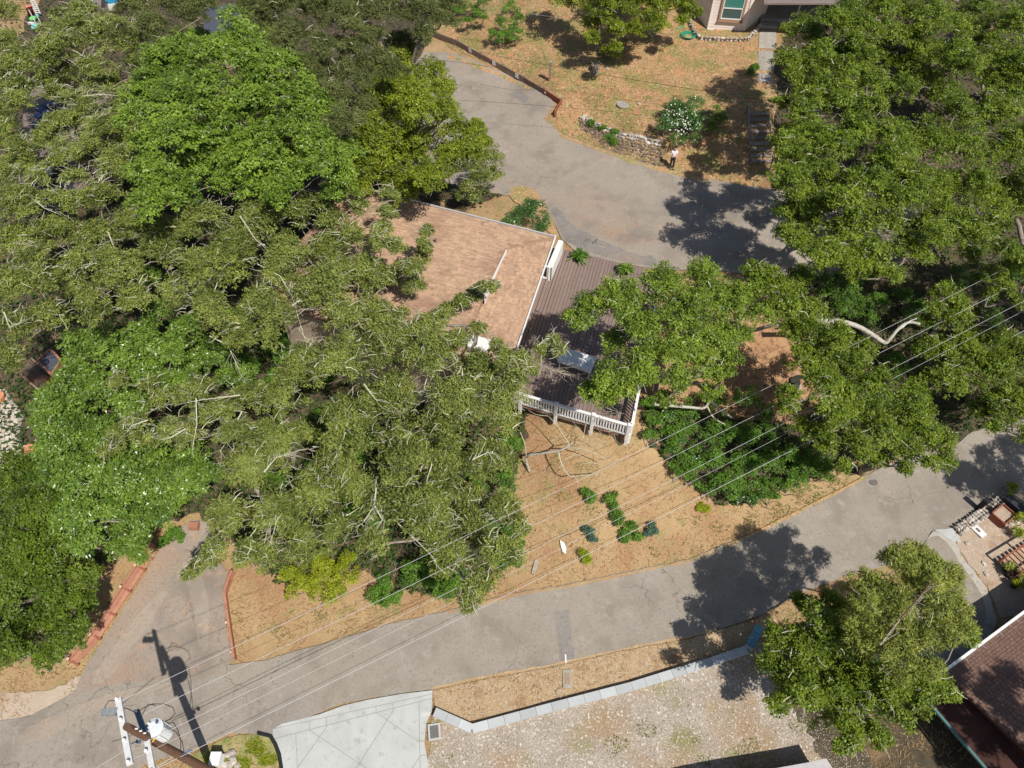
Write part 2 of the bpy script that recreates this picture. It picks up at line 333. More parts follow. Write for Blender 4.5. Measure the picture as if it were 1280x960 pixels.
def fit(cx):
    n = len(cx); d = np.sqrt(((cx[:, None, :2]-cx[None, :, :2])**2).sum(-1))
    A = phi(d); A -= np.eye(n)*.25
    Pm = np.c_[np.ones(n), cx[:, :2]]
    K = np.block([[A, Pm], [Pm.T, np.zeros((3, 3))]])
    return np.linalg.solve(K, np.r_[cx[:, 2], 0, 0, 0])
WT = fit(cx)
def Traw(x, y):
    x = np.clip(x, -44, 44); y = np.clip(y, 2, 62); sh = x.shape
    x = x.ravel(); y = y.ravel(); out = np.zeros(len(x))
    for i in range(0, len(x), 20000):
        xs = x[i:i+20000, None]; ys = y[i:i+20000, None]
        out[i:i+20000] = phi(np.sqrt((xs-cx[:, 0])**2+(ys-cx[:, 1])**2))@WT[:-3]+WT[-3]+WT[-2]*xs[:, 0]+WT[-1]*ys[:, 0]
    return out.reshape(sh)
STEP = .35
gx = np.arange(-56, 56.01, STEP); gy = np.arange(-8, 78.01, STEP)
GZ = Traw(*np.meshgrid(gx, gy))
def TV(x, y):
    x = np.asarray(x, float); y = np.asarray(y, float)
    fx = np.clip((x-gx[0])/STEP, 0, len(gx)-1.001); fy = np.clip((y-gy[0])/STEP, 0, len(gy)-1.001)
    i = fx.astype(int); j = fy.astype(int); fx = fx-i; fy = fy-j
    return GZ[j, i]*(1-fx)*(1-fy)+GZ[j, i+1]*fx*(1-fy)+GZ[j+1, i]*(1-fx)*fy+GZ[j+1, i+1]*fx*fy
def T(x, y): return float(TV(x, y))
def hitv(px, py, g=0.):
    d = rayv(px, py); n = len(d); g = np.broadcast_to(np.asarray(g, float), (n,))
    lo = np.full(n, 8.); hi = np.full(n, 150.); done = np.zeros(n, bool); prev = lo.copy()
    for t in np.arange(9, 130, .5):
        p = d*t; z = H+p[:, 2]; b = (z <= TV(p[:, 0], p[:, 1])+g) & ~done
        hi[b] = t; lo[b] = t-.5; done |= b
    for _ in range(12):
        m = (lo+hi)/2; p = d*m[:, None]; b = H+p[:, 2] <= TV(p[:, 0], p[:, 1])+g
        hi = np.where(b, m, hi); lo = np.where(b, lo, m)
    p = d*hi[:, None]; p[:, 2] += H
    return p
def hit(px, py, g=0.): return Vector(hitv([px], [py], g)[0])

# outer axis coordinates run to the horizon
far = [3, 8, 18, 40, 90, 200, 450, 900]
ax_x = np.r_[[-56-f for f in far[::-1]], gx, [56+f for f in far]]
ax_y = np.r_[[-8-f for f in far[::-1]], gy, [78+f for f in far]]
XX, YY = np.meshgrid(ax_x, ax_y); ZZ = TV(XX, YY)
nx, ny = len(ax_x), len(ax_y)
idx = np.arange(nx*ny).reshape(ny, nx)
fq = np.stack([idx[:-1, :-1], idx[:-1, 1:], idx[1:, 1:], idx[1:, :-1]], -1).reshape(-1)
g = put('ground', raw_mesh('ground', np.stack([XX, YY, ZZ], -1).reshape(-1, 3), fq, np.full(len(fq)//4, 4), M['earth'], smooth=True))
tag(g, 'sloping hillside ground with dry straw and soil', kind='structure')

def jag(pts, amp, seed):
    r = random.Random(seed); out = []
    n = len(pts)
    for i in range(n):
        a = pts[i]; b = pts[(i+1) % n]; L = math.hypot(b[0]-a[0], b[1]-a[1]); k = max(1, int(L/6))
        for q in range(k):
            t = q/k; out.append((a[0]+(b[0]-a[0])*t+r.uniform(-amp, amp), a[1]+(b[1]-a[1])*t+r.uniform(-amp, amp)))
    return out
def smooth_poly(pts, it=2):
    for _ in range(it):
        n = len(pts); q = []
        for i in range(n):
            a = pts[i]; b = pts[(i+1) % n]
            q += [(a[0]*.75+b[0]*.25, a[1]*.75+b[1]*.25), (a[0]*.25+b[0]*.75, a[1]*.25+b[1]*.75)]
        pts = q
    return pts
def patch(name, pts, off, m, amp=.6, seed=1, sm=0, label=None, parent=None, spacing=.55):
    if sm: pts = smooth_poly(pts, sm)
    pj = jag(pts, amp, seed)
    w3 = hitv([p[0] for p in pj], [p[1] for p in pj])
    bd = [Vector((p[0], p[1])) for p in w3]
    # drop near-duplicate vertices
    b2 = [bd[0]]
    for v in bd[1:]:
        if (v-b2[-1]).length > .05: b2.append(v)
    if (b2[-1]-b2[0]).length < .05: b2.pop()
    bd = b2; n = len(bd)
    xs = [v.x for v in bd]; ys = [v.y for v in bd]
    pa = np.array([[v.x, v.y] for v in bd])
    GXX, GYY = np.meshgrid(np.arange(min(xs), max(xs), spacing), np.arange(min(ys), max(ys), spacing)); q = np.stack([GXX.ravel(), GYY.ravel()], -1)
    q = q[inpoly(q, pa)]
    vs = bd+[Vector((float(a), float(b))) for a, b in q]
    r = delaunay_2d_cdt(vs, [], [list(range(n))], 1, 1e-4)
    V = np.array([[v.x, v.y] for v in r[0]]); z = TV(V[:, 0], V[:, 1])+off
    # skirt hides the edge
    co = np.c_[V, z]; F = [list(f) for f in r[2]]
    me = raw_mesh(name, co, [i for f in F for i in f], [len(f) for f in F], m, smooth=True)
    if len(me.polygons) and me.polygons[0].normal.z < 0: me.flip_normals()
    o = put(name, me, parent); tag(o, label)
    if parent is None: o['kind'] = 'structure'
    return o
def inpoly(q, pa):
    x, y = q[:, 0], q[:, 1]; ins = np.zeros(len(q), bool); n = len(pa); j = n-1
    for i in range(n):
        xi, yi = pa[i]; xj, yj = pa[j]
        c = ((yi > y) != (yj > y)) & (x < (xj-xi)*(y-yi)/((yj-yi) if yj != yi else 1e-9)+xi)
        ins ^= c; j = i
    return ins

PXP = {}
PXP['lower_road'] = [(-160,1010),(-160,940),(-20,905),(40,895),(90,868),(135,845),(200,842),(285,832),(330,826),(400,806),(500,777),(560,764),(640,742),(700,733),(800,712),(860,700),(900,683),(940,668),(1000,638),(1060,608),(1092,590),(1130,570),(1190,560),(1215,540),(1300,520),(1420,480),(1420,580),(1300,608),(1250,622),(1195,662),(1165,664),(1140,700),(1060,720),(1000,742),(950,770),(910,783),(860,797),(780,812),(700,830),(655,839),(600,848),(541,862),(470,872),(420,882),(380,900),(350,905),(342,920),(290,916),(240,938),(190,952),(150,975),(100,1010)]
PXP['driveway'] = [(90,872),(110,830),(150,770),(180,722),(200,688),(215,670),(240,650),(262,655),(268,690),(284,716),(280,745),(284,790),(292,824),(280,842),(200,850),(130,858)]
PXP['dirt_shoulder'] = [(-60,870),(20,866),(75,862),(100,840),(118,862),(100,905),(60,925),(20,945),(-60,990)]
PXP['upper_road'] = [(530,66),(560,66),(600,80),(640,96),(672,112),(694,130),(680,150),(700,168),(740,182),(790,201),(840,214),(900,228),(962,236),(1040,240),(1120,236),(1180,300),(1120,335),(1040,345),(960,346),(900,340),(820,338),(760,327),(718,314),(702,300),(690,275),(676,252),(655,248),(630,245),(560,230),(520,180),(500,100)]
PXP['gravel_lot'] = [(541,895),(590,913),(700,885),(800,858),(890,832),(936,815),(950,800),(1010,860),(1070,900),(1090,960),(1110,1030),(520,1030),(536,950)]
PXP['verge'] = [(541,864),(600,851),(655,841),(700,832),(780,814),(860,799),(910,785),(950,772),(975,775),(952,788),(936,812),(890,826),(800,851),(700,879),(590,907),(545,890)]
PXP['yard'] = [(560,60),(545,35),(560,-40),(880,-40),(960,20),(955,130),(965,238),(900,226),(840,212),(790,199),(740,180),(700,166),(694,150),(705,120),(640,92)]
PXP['side_drive'] = [(1166,664),(1192,676),(1205,700),(1232,735),(1245,775),(1235,800),(1165,860),(1120,850),(1130,760),(1140,702)]
PXP['garden_soil'] = [(1196,664),(1256,622),(1330,590),(1360,760),(1250,772),(1234,733),(1207,700),(1196,682)]
PXP['grass_patch'] = [(258,935),(290,920),(338,916),(348,935),(360,1000),(240,1000),(236,945)]
patch('gravel_lot', PXP['gravel_lot'], .03, M['gravel'], 1.2, 2, label='pale gravel lot below the block wall')
patch('dry_verge', PXP['verge'], .04, M['verge'], .8, 3, label='strip of brown dry grass between road and block wall')
patch('yard_ground', PXP['yard'], .025, M['yard'], 1.5, 4, 1, label='straw covered yard above the upper road')
patch('leaf_litter_slope', [(860,420),(900,405),(960,400),(1020,430),(1030,500),(1000,530),(880,520),(850,470)], .03, M['duff'], 2, 5, 1, label='orange brown leaf litter slope under the oaks')
patch('garden_soil', PXP['garden_soil'], .03, M['garden'], 1, 6, label='bare brown garden soil by the lower road')
patch('grass_patch', PXP['grass_patch'], .05, M['green_grass'], 1, 7, 1, label='green and straw grass patch beside the utility pole')
patch('dirt_shoulder', PXP['dirt_shoulder'], .035, M['dirt'], 1.2, 8, 1, label='pale dirt shoulder left of the driveway mouth')
patch('lower_road', PXP['lower_road'], .07, M['asphalt_low'], .7, 9, label='grey asphalt lower road crossing the picture')
patch('driveway', PXP['driveway'], .085, M['asphalt_drive'], .9, 10, label='dusty asphalt driveway climbing between the red timber fences')
patch('upper_road', PXP['upper_road'], .07, M['asphalt_up'], .8, 11, label='worn asphalt upper road curving past the deck')
patch('side_driveway', PXP['side_drive'], .09, M['pale_drive'], .8, 12, label='side driveway dropping beside the garden')
# mended patches and stains in the asphalt
patch('road_patch', [(693,765),(712,764),(718,824),(700,827)], .078, M['asphalt_patch'], .7, 13, label='darker mended strip across the lower road')
patch('road_patch', [(637,120),(645,112),(662,122),(657,131)], .078, M['asphalt_patch'], .3, 14, label='small dark repair square in the upper road')
patch('road_patch', [(688,258),(706,268),(716,282),(742,298),(790,318),(822,322),(820,336),(768,326),(722,312),(704,298),(694,280)], .078, M['tar'], 1.2, 15, 1, label='cracked tar patch beside the deck')
patch('road_patch', [(1130,702),(1148,690),(1166,668),(1186,680),(1196,700),(1222,735),(1234,770),(1222,790),(1204,760),(1190,730),(1172,716)], .10, M['asphalt_low'], 1, 16, 1, label='grey asphalt strip down the side driveway')
patch('dirt_shoulder', [(700,262),(740,275),(770,286),(800,296),(830,296),(800,306),(760,300),(720,288)], .08, M['asphalt_drive'], 2.5, 17, 1, label='drift of orange dirt on the upper road by the deck')
patch('dirt_shoulder', [(640,232),(668,236),(680,256),(694,282),(700,300),(690,296),(660,262),(636,250)], .082, M['yard'], 1, 18, 1, label='orange leaf litter strip behind the roof corner')
tri = patch('concrete_ramp', [(1166,663),(1194,661),(1200,678),(1190,678)], .11, M['concrete'], .2, 19, label='pale concrete wedge at the side driveway')

# concrete apron, cut into slabs by its joints
ap = [(341,912),(352,905),(380,898),(400,893),(430,882),(460,875),(500,868),(541,863),(540,890),(533,905),(531,930),(537,962),(537,1010),(352,1010),(354,962),(343,930)]
def cutpoly(poly, a, b):
    def side(p): return (b[0]-a[0])*(p[1]-a[1])-(b[1]-a[1])*(p[0]-a[0])
    L, Rr = [], []; n = len(poly)
    for i in range(n):
        p = poly[i]; q = poly[(i+1) % n]; sp, sq = side(p), side(q)
        (L if sp >= 0 else Rr).append(p)
        if sp*sq < 0:
            t = sp/(sp-sq); x = (p[0]+(q[0]-p[0])*t, p[1]+(q[1]-p[1])*t); L.append(x); Rr.append(x)
    return [z for z in (L, Rr) if len(z) > 2]
def inset(poly, d):
    n = len(poly); ar = sum(poly[i][0]*poly[(i+1) % n][1]-poly[(i+1) % n][0]*poly[i][1] for i in range(n))
    if ar < 0: poly = poly[::-1]
    out = []
    for i in range(n):
        p0 = Vector(poly[i-1]); p1 = Vector(poly[i]); p2 = Vector(poly[(i+1) % n])
        e1 = (p1-p0).normalized(); e2 = (p2-p1).normalized()
        n1 = Vector((-e1.y, e1.x)); n2 = Vector((-e2.y, e2.x)); b = n1+n2
        if b.length < .3: out.append(tuple(p1)); continue
        b.normalize(); k = d/max(.35, b.dot(n1)); out.append(tuple(p1+b*k))
    return out
def tri_area(p): return abs(sum(p[i][0]*p[(i+1) % len(p)][1]-p[(i+1) % len(p)][0]*p[i][1] for i in range(len(p))))/2
conc = patch('concrete_apron', ap, .075, M['mortar'], 0, 20, label='pale concrete driveway apron with scored joints')
W2 = lambda p: tuple(hit(*p))[:2]
l1 = ((348,910),(536,869)); l2 = ((350,922),(538,874))
top = cutpoly(ap, *l1); pieces = []
strip = []
for z in top:
    for y in cutpoly(z, *l2): strip.append(y)
def ctr(p): return (sum(a[0] for a in p)/len(p), sum(a[1] for a in p)/len(p))
fin = []
for z in strip:
    c = ctr(z); mid1 = 910+(c[0]-348)*(-41/188); mid2 = 922+(c[0]-350)*(-48/188)
    if c[1] < mid1: fin += [z]
    elif c[1] < mid2:
        qs = [z]
        for x in (387, 408, 470, 491): qs = [s2 for q in qs for s2 in cutpoly(q, (x, 850), (x+1, 950))]
        fin += qs
    else:
        qs = [z]
        for ln in (((370,914),(375,1010)), ((524,880),(526,1010))):
            qs = [s2 for q in qs for s2 in cutpoly(q, *ln)]
        cut3 = []
        for q in qs:
            c2 = ctr(q)
            if 375 < c2[0] < 524:
                q2 = [q]
                for ln in (((387,913),(480,975)), ((408,910),(360,978)), ((472,892),(530,932)), ((492,888),(445,962)), ((525,946),(500,985))):
                    q2 = [s2 for r2 in q2 for s2 in cutpoly(r2, *ln)]
                cut3 += q2
            elif c2[0] > 524:
                q2 = [q]
                for yy in (927, 945): q2 = [s2 for r2 in q2 for s2 in cutpoly(r2, (500, yy+2), (545, yy-2))]
                cut3 += q2
            else: cut3.append(q)
        fin += cut3
for q in fin:
    wq = [W2(p) for p in q]
    if tri_area(wq) < .12: continue
    qi = inset(q, .35) if tri_area(q) > 60 else inset(q, .25)
    patch('slab', qi, .088, M['concrete'], 0, 1, parent=conc)

# ---------------------------------------------------------------- straw, litter and pebbles (nobody could count them)
ALLP = {k: np.array(v, float) for k, v in PXP.items()}; ALLP['apron'] = np.array(ap, float)
def scatter_px(n, box, excl=(), incl=None, seed=0):
    r = np.random.default_rng(seed); q = np.stack([r.uniform(box[0], box[2], n), r.uniform(box[1], box[3], n)], -1)
    keep = np.ones(n, bool)
    for k in excl: keep &= ~inpoly(q, ALLP[k])
    if incl is not None:
        ii = np.zeros(n, bool)
        for k in incl: ii |= inpoly(q, ALLP[k] if isinstance(k, str) else np.array(k, float))
        keep &= ii
    q = q[keep]; return hitv(q[:, 0], q[:, 1]), r
def blades(name, pts, r, m, ln, wd, up, label, off=0.03):
    n = len(pts); a = r.uniform(0, 2*np.pi, n); L = r.uniform(ln[0], ln[1], n); Wd = r.uniform(wd[0], wd[1], n); U = r.uniform(up[0], up[1], n)
    d = np.stack([np.cos(a), np.sin(a), U], -1); s = np.stack([-np.sin(a), np.cos(a), np.zeros(n)], -1)
    b = pts+np.array([0, 0, off])
    co = np.stack([b-s*Wd[:, None], b+s*Wd[:, None], b+d*L[:, None]+s*(Wd*.3)[:, None]], 1).reshape(-1, 3)
    me = raw_mesh(name, co, np.arange(3*n), np.full(n, 3), m, r.uniform(0, 1, n))
    o = put(name, me); tag(o, label, kind='stuff'); return o
EX = ['lower_road', 'driveway', 'upper_road', 'side_drive', 'apron', 'garden_soil']
p, r = scatter_px(120000, (-60, -20, 1340, 1000), EX+['gravel_lot', 'yard'], seed=3)
n1 = TV(p[:, 0]*0+p[:, 0], p[:, 1])  # noqa
cl = np.sin(p[:, 0]*1.3+np.sin(p[:, 1]*.9)*2)*np.sin(p[:, 1]*1.1+np.cos(p[:, 0]*.7)*2)
blades('dry_grass', p[cl > -.55], r, M['straw'], (.10, .30), (.008, .017), (.15, .9), 'dry straw coloured grass on the bank')
p, r = scatter_px(60000, (500, -20, 1000, 240), ['upper_road'], ['yard'], seed=4)
blades('yard_grass', p, r, M['straw'], (.08, .26), (.008, .018), (.15, .8), 'dry straw in the upper yard')
p, r = scatter_px(42000, (500, -20, 1340, 700), ['lower_road', 'upper_road'], ['yard', [(860,400),(1040,400),(1040,520),(860,530)], [(860,690),(1100,585),(1110,600),(870,700)], [(640,240),(700,240),(700,310),(640,260)], [(560,60),(700,120),(690,170),(900,222),(900,230),(690,180),(600,90)]], seed=5)
blades('fallen_leaves', p, r, M['litter'], (.05, .13), (.02, .045), (0, .3), 'fallen orange brown leaves')
p, r = scatter_px(9000, (500, 60, 1130, 720), ['yard'], ['upper_road', 'lower_road'], seed=15)
mk = (np.sin(p[:, 0]*.9)+np.sin(p[:, 1]*1.3+p[:, 0]*.5)) > 1.15
blades('road_leaves', p[mk], r, M['litter'], (.05, .12), (.02, .04), (0, .1), 'small leaves scattered on the roads', .085)
p, r = scatter_px(28000, (520, 780, 1120, 1000), [], ['gravel_lot', 'verge'], seed=6)
blades('gravel_litter', p, r, M['pebble'], (.02, .07), (.01, .03), (0, .6), 'pale gravel and litter', .04)
def clumps_green(name, boxes, n, m, label, seed, ln=(.1, .3)):
    P_, r = scatter_px(n, (min(b[0]-b[2] for b in boxes), min(b[1]-b[2] for b in boxes), max(b[0]+b[2] for b in boxes), max(b[1]+b[2] for b in boxes)), [], [[(b[0]+b[2]*math.cos(a)*random.uniform(.6, 1), b[1]+b[2]*.7*math.sin(a)*random.uniform(.6, 1)) for a in np.linspace(0, 6, 12)] for b in boxes], seed=seed)
    return blades(name, P_, r, m, ln, (.012, .035), (.2, 1), label)
p, r = scatter_px(110000, (500, -20, 1000, 240), ['upper_road'], ['yard'], seed=21)
mk = (np.sin(p[:, 0]*1.1+1.3*np.sin(p[:, 1]*.8))+np.sin(p[:, 1]*1.4+1.1*np.cos(p[:, 0]*.9))+.7*np.sin(p[:, 0]*3.1+p[:, 1]*2.3)+r.normal(0, .5, len(p))) > .9
mk &= (p[:, 0] < 11)
blades('green_weeds', p[mk], r, M['lf_weed'], (.05, .15), (.008, .02), (.2, 1), 'green weeds mottling the upper yard')
clumps_green('green_weeds', [(975,640,22),(700,620,16),(740,640,14),(690,575,12),(820,690,14),(900,660,14),(350,790,14),(400,770,12),(1010,620,25),(1045,605,18),(870,650,10),(940,650,12),(700,770,0.1)], 22000, M['lf_weed'], 'yellow green weeds along the bank edge', 22, (.08, .2))
clumps_green('green_weeds', [(270,950,18),(320,935,16),(335,950,14),(300,955,16)], 9000, M['lf_yellow'], 'green grass blades by the cabinet', 23, (.08, .2))
clumps_green('green_weeds', [(770,930,22),(810,912,18),(880,950,14),(870,925,8),(940,930,14),(1000,905,22),(930,940,20),(560,945,8)], 7000, M['lf_weed'], 'sparse green weeds in the gravel lot', 24, (.05, .12))

# woodland floor, canopy shade partly put into its colour, and ivy
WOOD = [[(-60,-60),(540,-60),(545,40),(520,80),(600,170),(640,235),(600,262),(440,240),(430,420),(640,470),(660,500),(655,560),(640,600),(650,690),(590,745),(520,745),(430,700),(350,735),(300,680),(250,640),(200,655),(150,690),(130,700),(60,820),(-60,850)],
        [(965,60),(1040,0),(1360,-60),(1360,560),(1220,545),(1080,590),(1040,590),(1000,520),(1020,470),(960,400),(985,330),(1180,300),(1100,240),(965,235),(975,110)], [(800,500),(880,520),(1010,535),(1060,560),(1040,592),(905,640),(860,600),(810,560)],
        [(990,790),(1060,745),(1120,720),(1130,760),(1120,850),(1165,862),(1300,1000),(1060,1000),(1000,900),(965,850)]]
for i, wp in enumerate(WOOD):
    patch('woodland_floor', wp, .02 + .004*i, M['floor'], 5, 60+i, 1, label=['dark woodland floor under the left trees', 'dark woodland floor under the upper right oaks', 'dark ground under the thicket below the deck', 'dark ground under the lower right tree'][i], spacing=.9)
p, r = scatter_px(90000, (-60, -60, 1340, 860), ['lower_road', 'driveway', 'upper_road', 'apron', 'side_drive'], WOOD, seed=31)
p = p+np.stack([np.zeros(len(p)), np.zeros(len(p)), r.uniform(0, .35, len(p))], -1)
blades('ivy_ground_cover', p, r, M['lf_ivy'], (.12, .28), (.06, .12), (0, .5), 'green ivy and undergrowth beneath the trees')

def edge_dirt(seed, line, w_, m, off, label):
    r_ = random.Random(seed); up = []; dn = []
    for i in range(len(line)-1):
        for q in range(5):
            t = q/5; x = line[i][0]+(line[i+1][0]-line[i][0])*t; y = line[i][1]+(line[i+1][1]-line[i][1])*t
            k = w_*(.35+.65*r_.random()); up.append((x, y-w_*.3)); dn.append((x, y+k))
    patch('dirt_edge', up+dn[::-1], off, m, .5, seed, label=label)
edge_dirt(71, [(560,766),(640,744),(700,735),(800,714),(860,702),(905,684)], 3.5, M['earth'], .076, 'thin drift of soil along the lower road bank edge')
edge_dirt(72, [(905,684),(940,668),(1000,638),(1060,608),(1088,592)], 4, M['yard'], .077, 'orange litter drift along the bank below the thicket')
edge_dirt(73, [(700,170),(740,184),(790,203),(840,216),(900,229)], 4, M['yard'], .077, 'litter drift at the foot of the rubble wall')
edge_dirt(74, [(560,70),(600,84),(640,100),(670,115)], 5, M['yard'], .077, 'litter drift along the plank guardrail')
edge_dirt(75, [(541,861),(600,848),(655,839),(700,830),(780,812),(860,797),(905,785)], -3, M['verge'], .077, 'ragged edge of the dry verge')
for i, pl_ in enumerate([[(112,852),(150,800),(200,738),(214,742),(165,812),(130,858)], [(236,700),(262,735),(262,815),(250,815),(240,745),(226,708)], [(20,915),(90,885),(150,862),(230,850),(228,860),(150,876),(95,905),(30,935)]]):
    patch('tyre_dust', pl_, .090 if i < 2 else .094, M['dirt_light'], 1.2, 80+i, 1, label=['pale dusty band up the left of the driveway', 'pale dusty band up the right of the driveway', 'dusty band at the driveway mouth'][i])
# ---------------------------------------------------------------- trees
KIND = {  # leaf length range, width ratio, leaves per twig, twig spacing area, twig radius, flat (normals up), puffs, lichen twigs per lobe
 'maple':   dict(m='lf_maple',  L=(.11,.21), w=.60, n=9, a=.095, tr=.20, puffs=16,  tw=1, up=.45),
 'bay':     dict(m='lf_bay',    L=(.11,.21), w=.45, n=9, a=.085, tr=.19, puffs=16,  tw=1, up=.35),
 'oak':     dict(m='lf_oak',    L=(.08,.16), w=.60, n=10, a=.080, tr=.17, puffs=17, tw=5, up=.30),
 'deckoak': dict(m='lf_oak_d',  L=(.08,.16), w=.60, n=10, a=.075, tr=.17, puffs=17, tw=5, up=.30),
 'yoak':    dict(m='lf_oak_y',  L=(.10,.19), w=.55, n=10, a=.090, tr=.20, puffs=16,  tw=2, up=.35),
 'olive':   dict(m='lf_olive',  L=(.09,.18), w=.42, n=9, a=.080, tr=.19, puffs=16, tw=26, up=.25, spray=1),
 'conifer': dict(m='lf_conifer',L=(.12,.26), w=.22, n=14, a=.070, tr=.20, puffs=16, tw=5, up=.1, spray=1),
 'pine':    dict(m='lf_pine',   L=(.10,.20), w=.28, n=13, a=.070, tr=.18, puffs=16, tw=4, up=.15),
 'lloak':   dict(m='lf_oak_deep',  L=(.09,.17), w=.55, n=10, a=.090, tr=.18, puffs=16,  tw=1, up=.35),
 'shrub':   dict(m='lf_shrub',  L=(.08,.16), w=.55, n=9, a=.060, tr=.15, puffs=8, tw=0, up=.35),
 'yshrub':  dict(m='lf_yellow', L=(.07,.13), w=.60, n=9, a=.050, tr=.12, puffs=8, tw=0, up=.35),
 'glossy':  dict(m='lf_glossy', L=(.08,.16), w=.45, n=9, a=.050, tr=.15, puffs=8, tw=0, up=.35),
 'blue':    dict(m='lf_blue',   L=(.08,.16), w=.40, n=9, a=.040, tr=.10, puffs=5, tw=0, up=.35),
}
LEAFN = 0
def unit(v): return v/np.maximum(1e-9, np.linalg.norm(v, axis=-1, keepdims=True))
def leaves_mesh(name, C, RR, k, r, dens=1.0):
    """C centres, RR radii (n,3) of the lobes: puffs on lobes, twigs on puffs, leaves on twigs"""
    pc, pr = [], []; cen0 = np.mean(C, 0)
    for c, rr in zip(C, RR):
        n = k['puffs']
        d = unit(r.normal(size=(n, 3))); d[:, 2] = np.abs(d[:, 2])*1.15-.12; d = unit(d)
        f = r.uniform(.40, .80, (n, 1))
        if k.get('spray'):                       # feathery boughs fanning away from the trunk
            n = 15; az0 = math.atan2(c[1]-cen0[1], c[0]-cen0[0]) if len(C) > 2 else 0
            arms = az0+r.uniform(-1.5, 1.5, 5); el = r.uniform(-.1, .5, 5); am = r.integers(0, 5, n); q = r.uniform(.0, 1.28, n)**.8
            az = arms[am]+r.normal(0, .10, n)
            off = np.stack([np.cos(az)*q, np.sin(az)*q, (.55+el[am]*.5)*(1-.75*q*q)+r.normal(0, .05, n)], 1)-np.array([.25*math.cos(az0), .25*math.sin(az0), 0])
            pc.append(c+off*rr); pr.append(np.mean(rr)*r.uniform(.24, .40, n)*(1.2-.55*q))
            n = 9; d = d[:n]; f = f[:n]*.8
        pc.append(c+d*rr*f); pr.append(np.mean(rr)*r.uniform(.20, .48, n))
    pc = np.concatenate(pc); pr = np.concatenate(pr)
    cnt = np.maximum(4, (2*np.pi*pr**2*1.22/k['a']*dens).astype(int))
    pi = np.repeat(np.arange(len(pc)), cnt); n = len(pi)
    d = unit(r.normal(size=(n, 3))); low = d[:, 2] < -.15; d[low, 2] *= -1
    rad = pr[pi]*r.choice([1., 1., 1., .75, .45], n)*r.uniform(.86, 1.16, n)
    sq = np.array([1, 1, .8])
    tc = pc[pi]+d*sq*rad[:, None]
    tval = np.clip(r.normal(.5, .18, n)+(r.uniform(-.22, .22, len(pc)))[pi], 0, 1)
    # leaves
    m = int(k['n']*1.6); li = np.repeat(np.arange(n), m); N = len(li)
    off = unit(r.normal(size=(N, 3)))*(r.uniform(.25, 1, (N, 1))**.6)*k['tr']; off[:, 2] *= .6
    base = tc[li]+off
    out = unit(d[li]*.6+unit(off)*.7+r.normal(size=(N, 3))*.35)
    nrm = unit(d[li]*.6+np.array([.12, -.17, 1])*(k['up']*1.6+.25)+r.normal(size=(N, 3))*.5)
    ax = unit(out-nrm*(out*nrm).sum(-1, keepdims=True))
    sd = np.cross(nrm, ax)
    L = r.uniform(k['L'][0], k['L'][1], (N, 1))*.83; Wd = L*k['w']*.58
    sk = r.uniform(-.5, .5, (N, 1))
    p0 = base-sd*Wd+ax*L*.12*sk; p1 = base+sd*Wd-ax*L*.12*sk; p2 = base+ax*L+sd*Wd*sk
    co = np.stack([p0, p1, p2], 1).reshape(-1, 3)
    tint = np.clip(tval[li]+r.normal(0, .12, N), 0, 1)
    global LEAFN; LEAFN += N
    return co, tint, tc
def limb_tube(mb, a, b, r0, r1, rr, n=5, seg=5, bend=.12):
    a = Vector(a); b = Vector(b); L = (b-a).length; pts = []; rad = []
    o = Vector((rr.normal(), rr.normal(), rr.normal()*.5))*L*bend
    for i in range(seg+1):
        t = i/seg; p = a.lerp(b, t)+o*math.sin(math.pi*t)+Vector((0, 0, .10*L*math.sin(math.pi*t)))
        if 0 < i < seg: p += Vector((rr.normal(), rr.normal(), rr.normal()))*L*.025
        pts.append(p); rad.append(r0+(r1-r0)*t)
    mb.tube(pts, rad, n, t=float(rr.uniform(0, 1)), cap=False); return pts
SEED = 100
LSC = dict(olive=1.24, conifer=1.1, oak=1.0, maple=1.0)
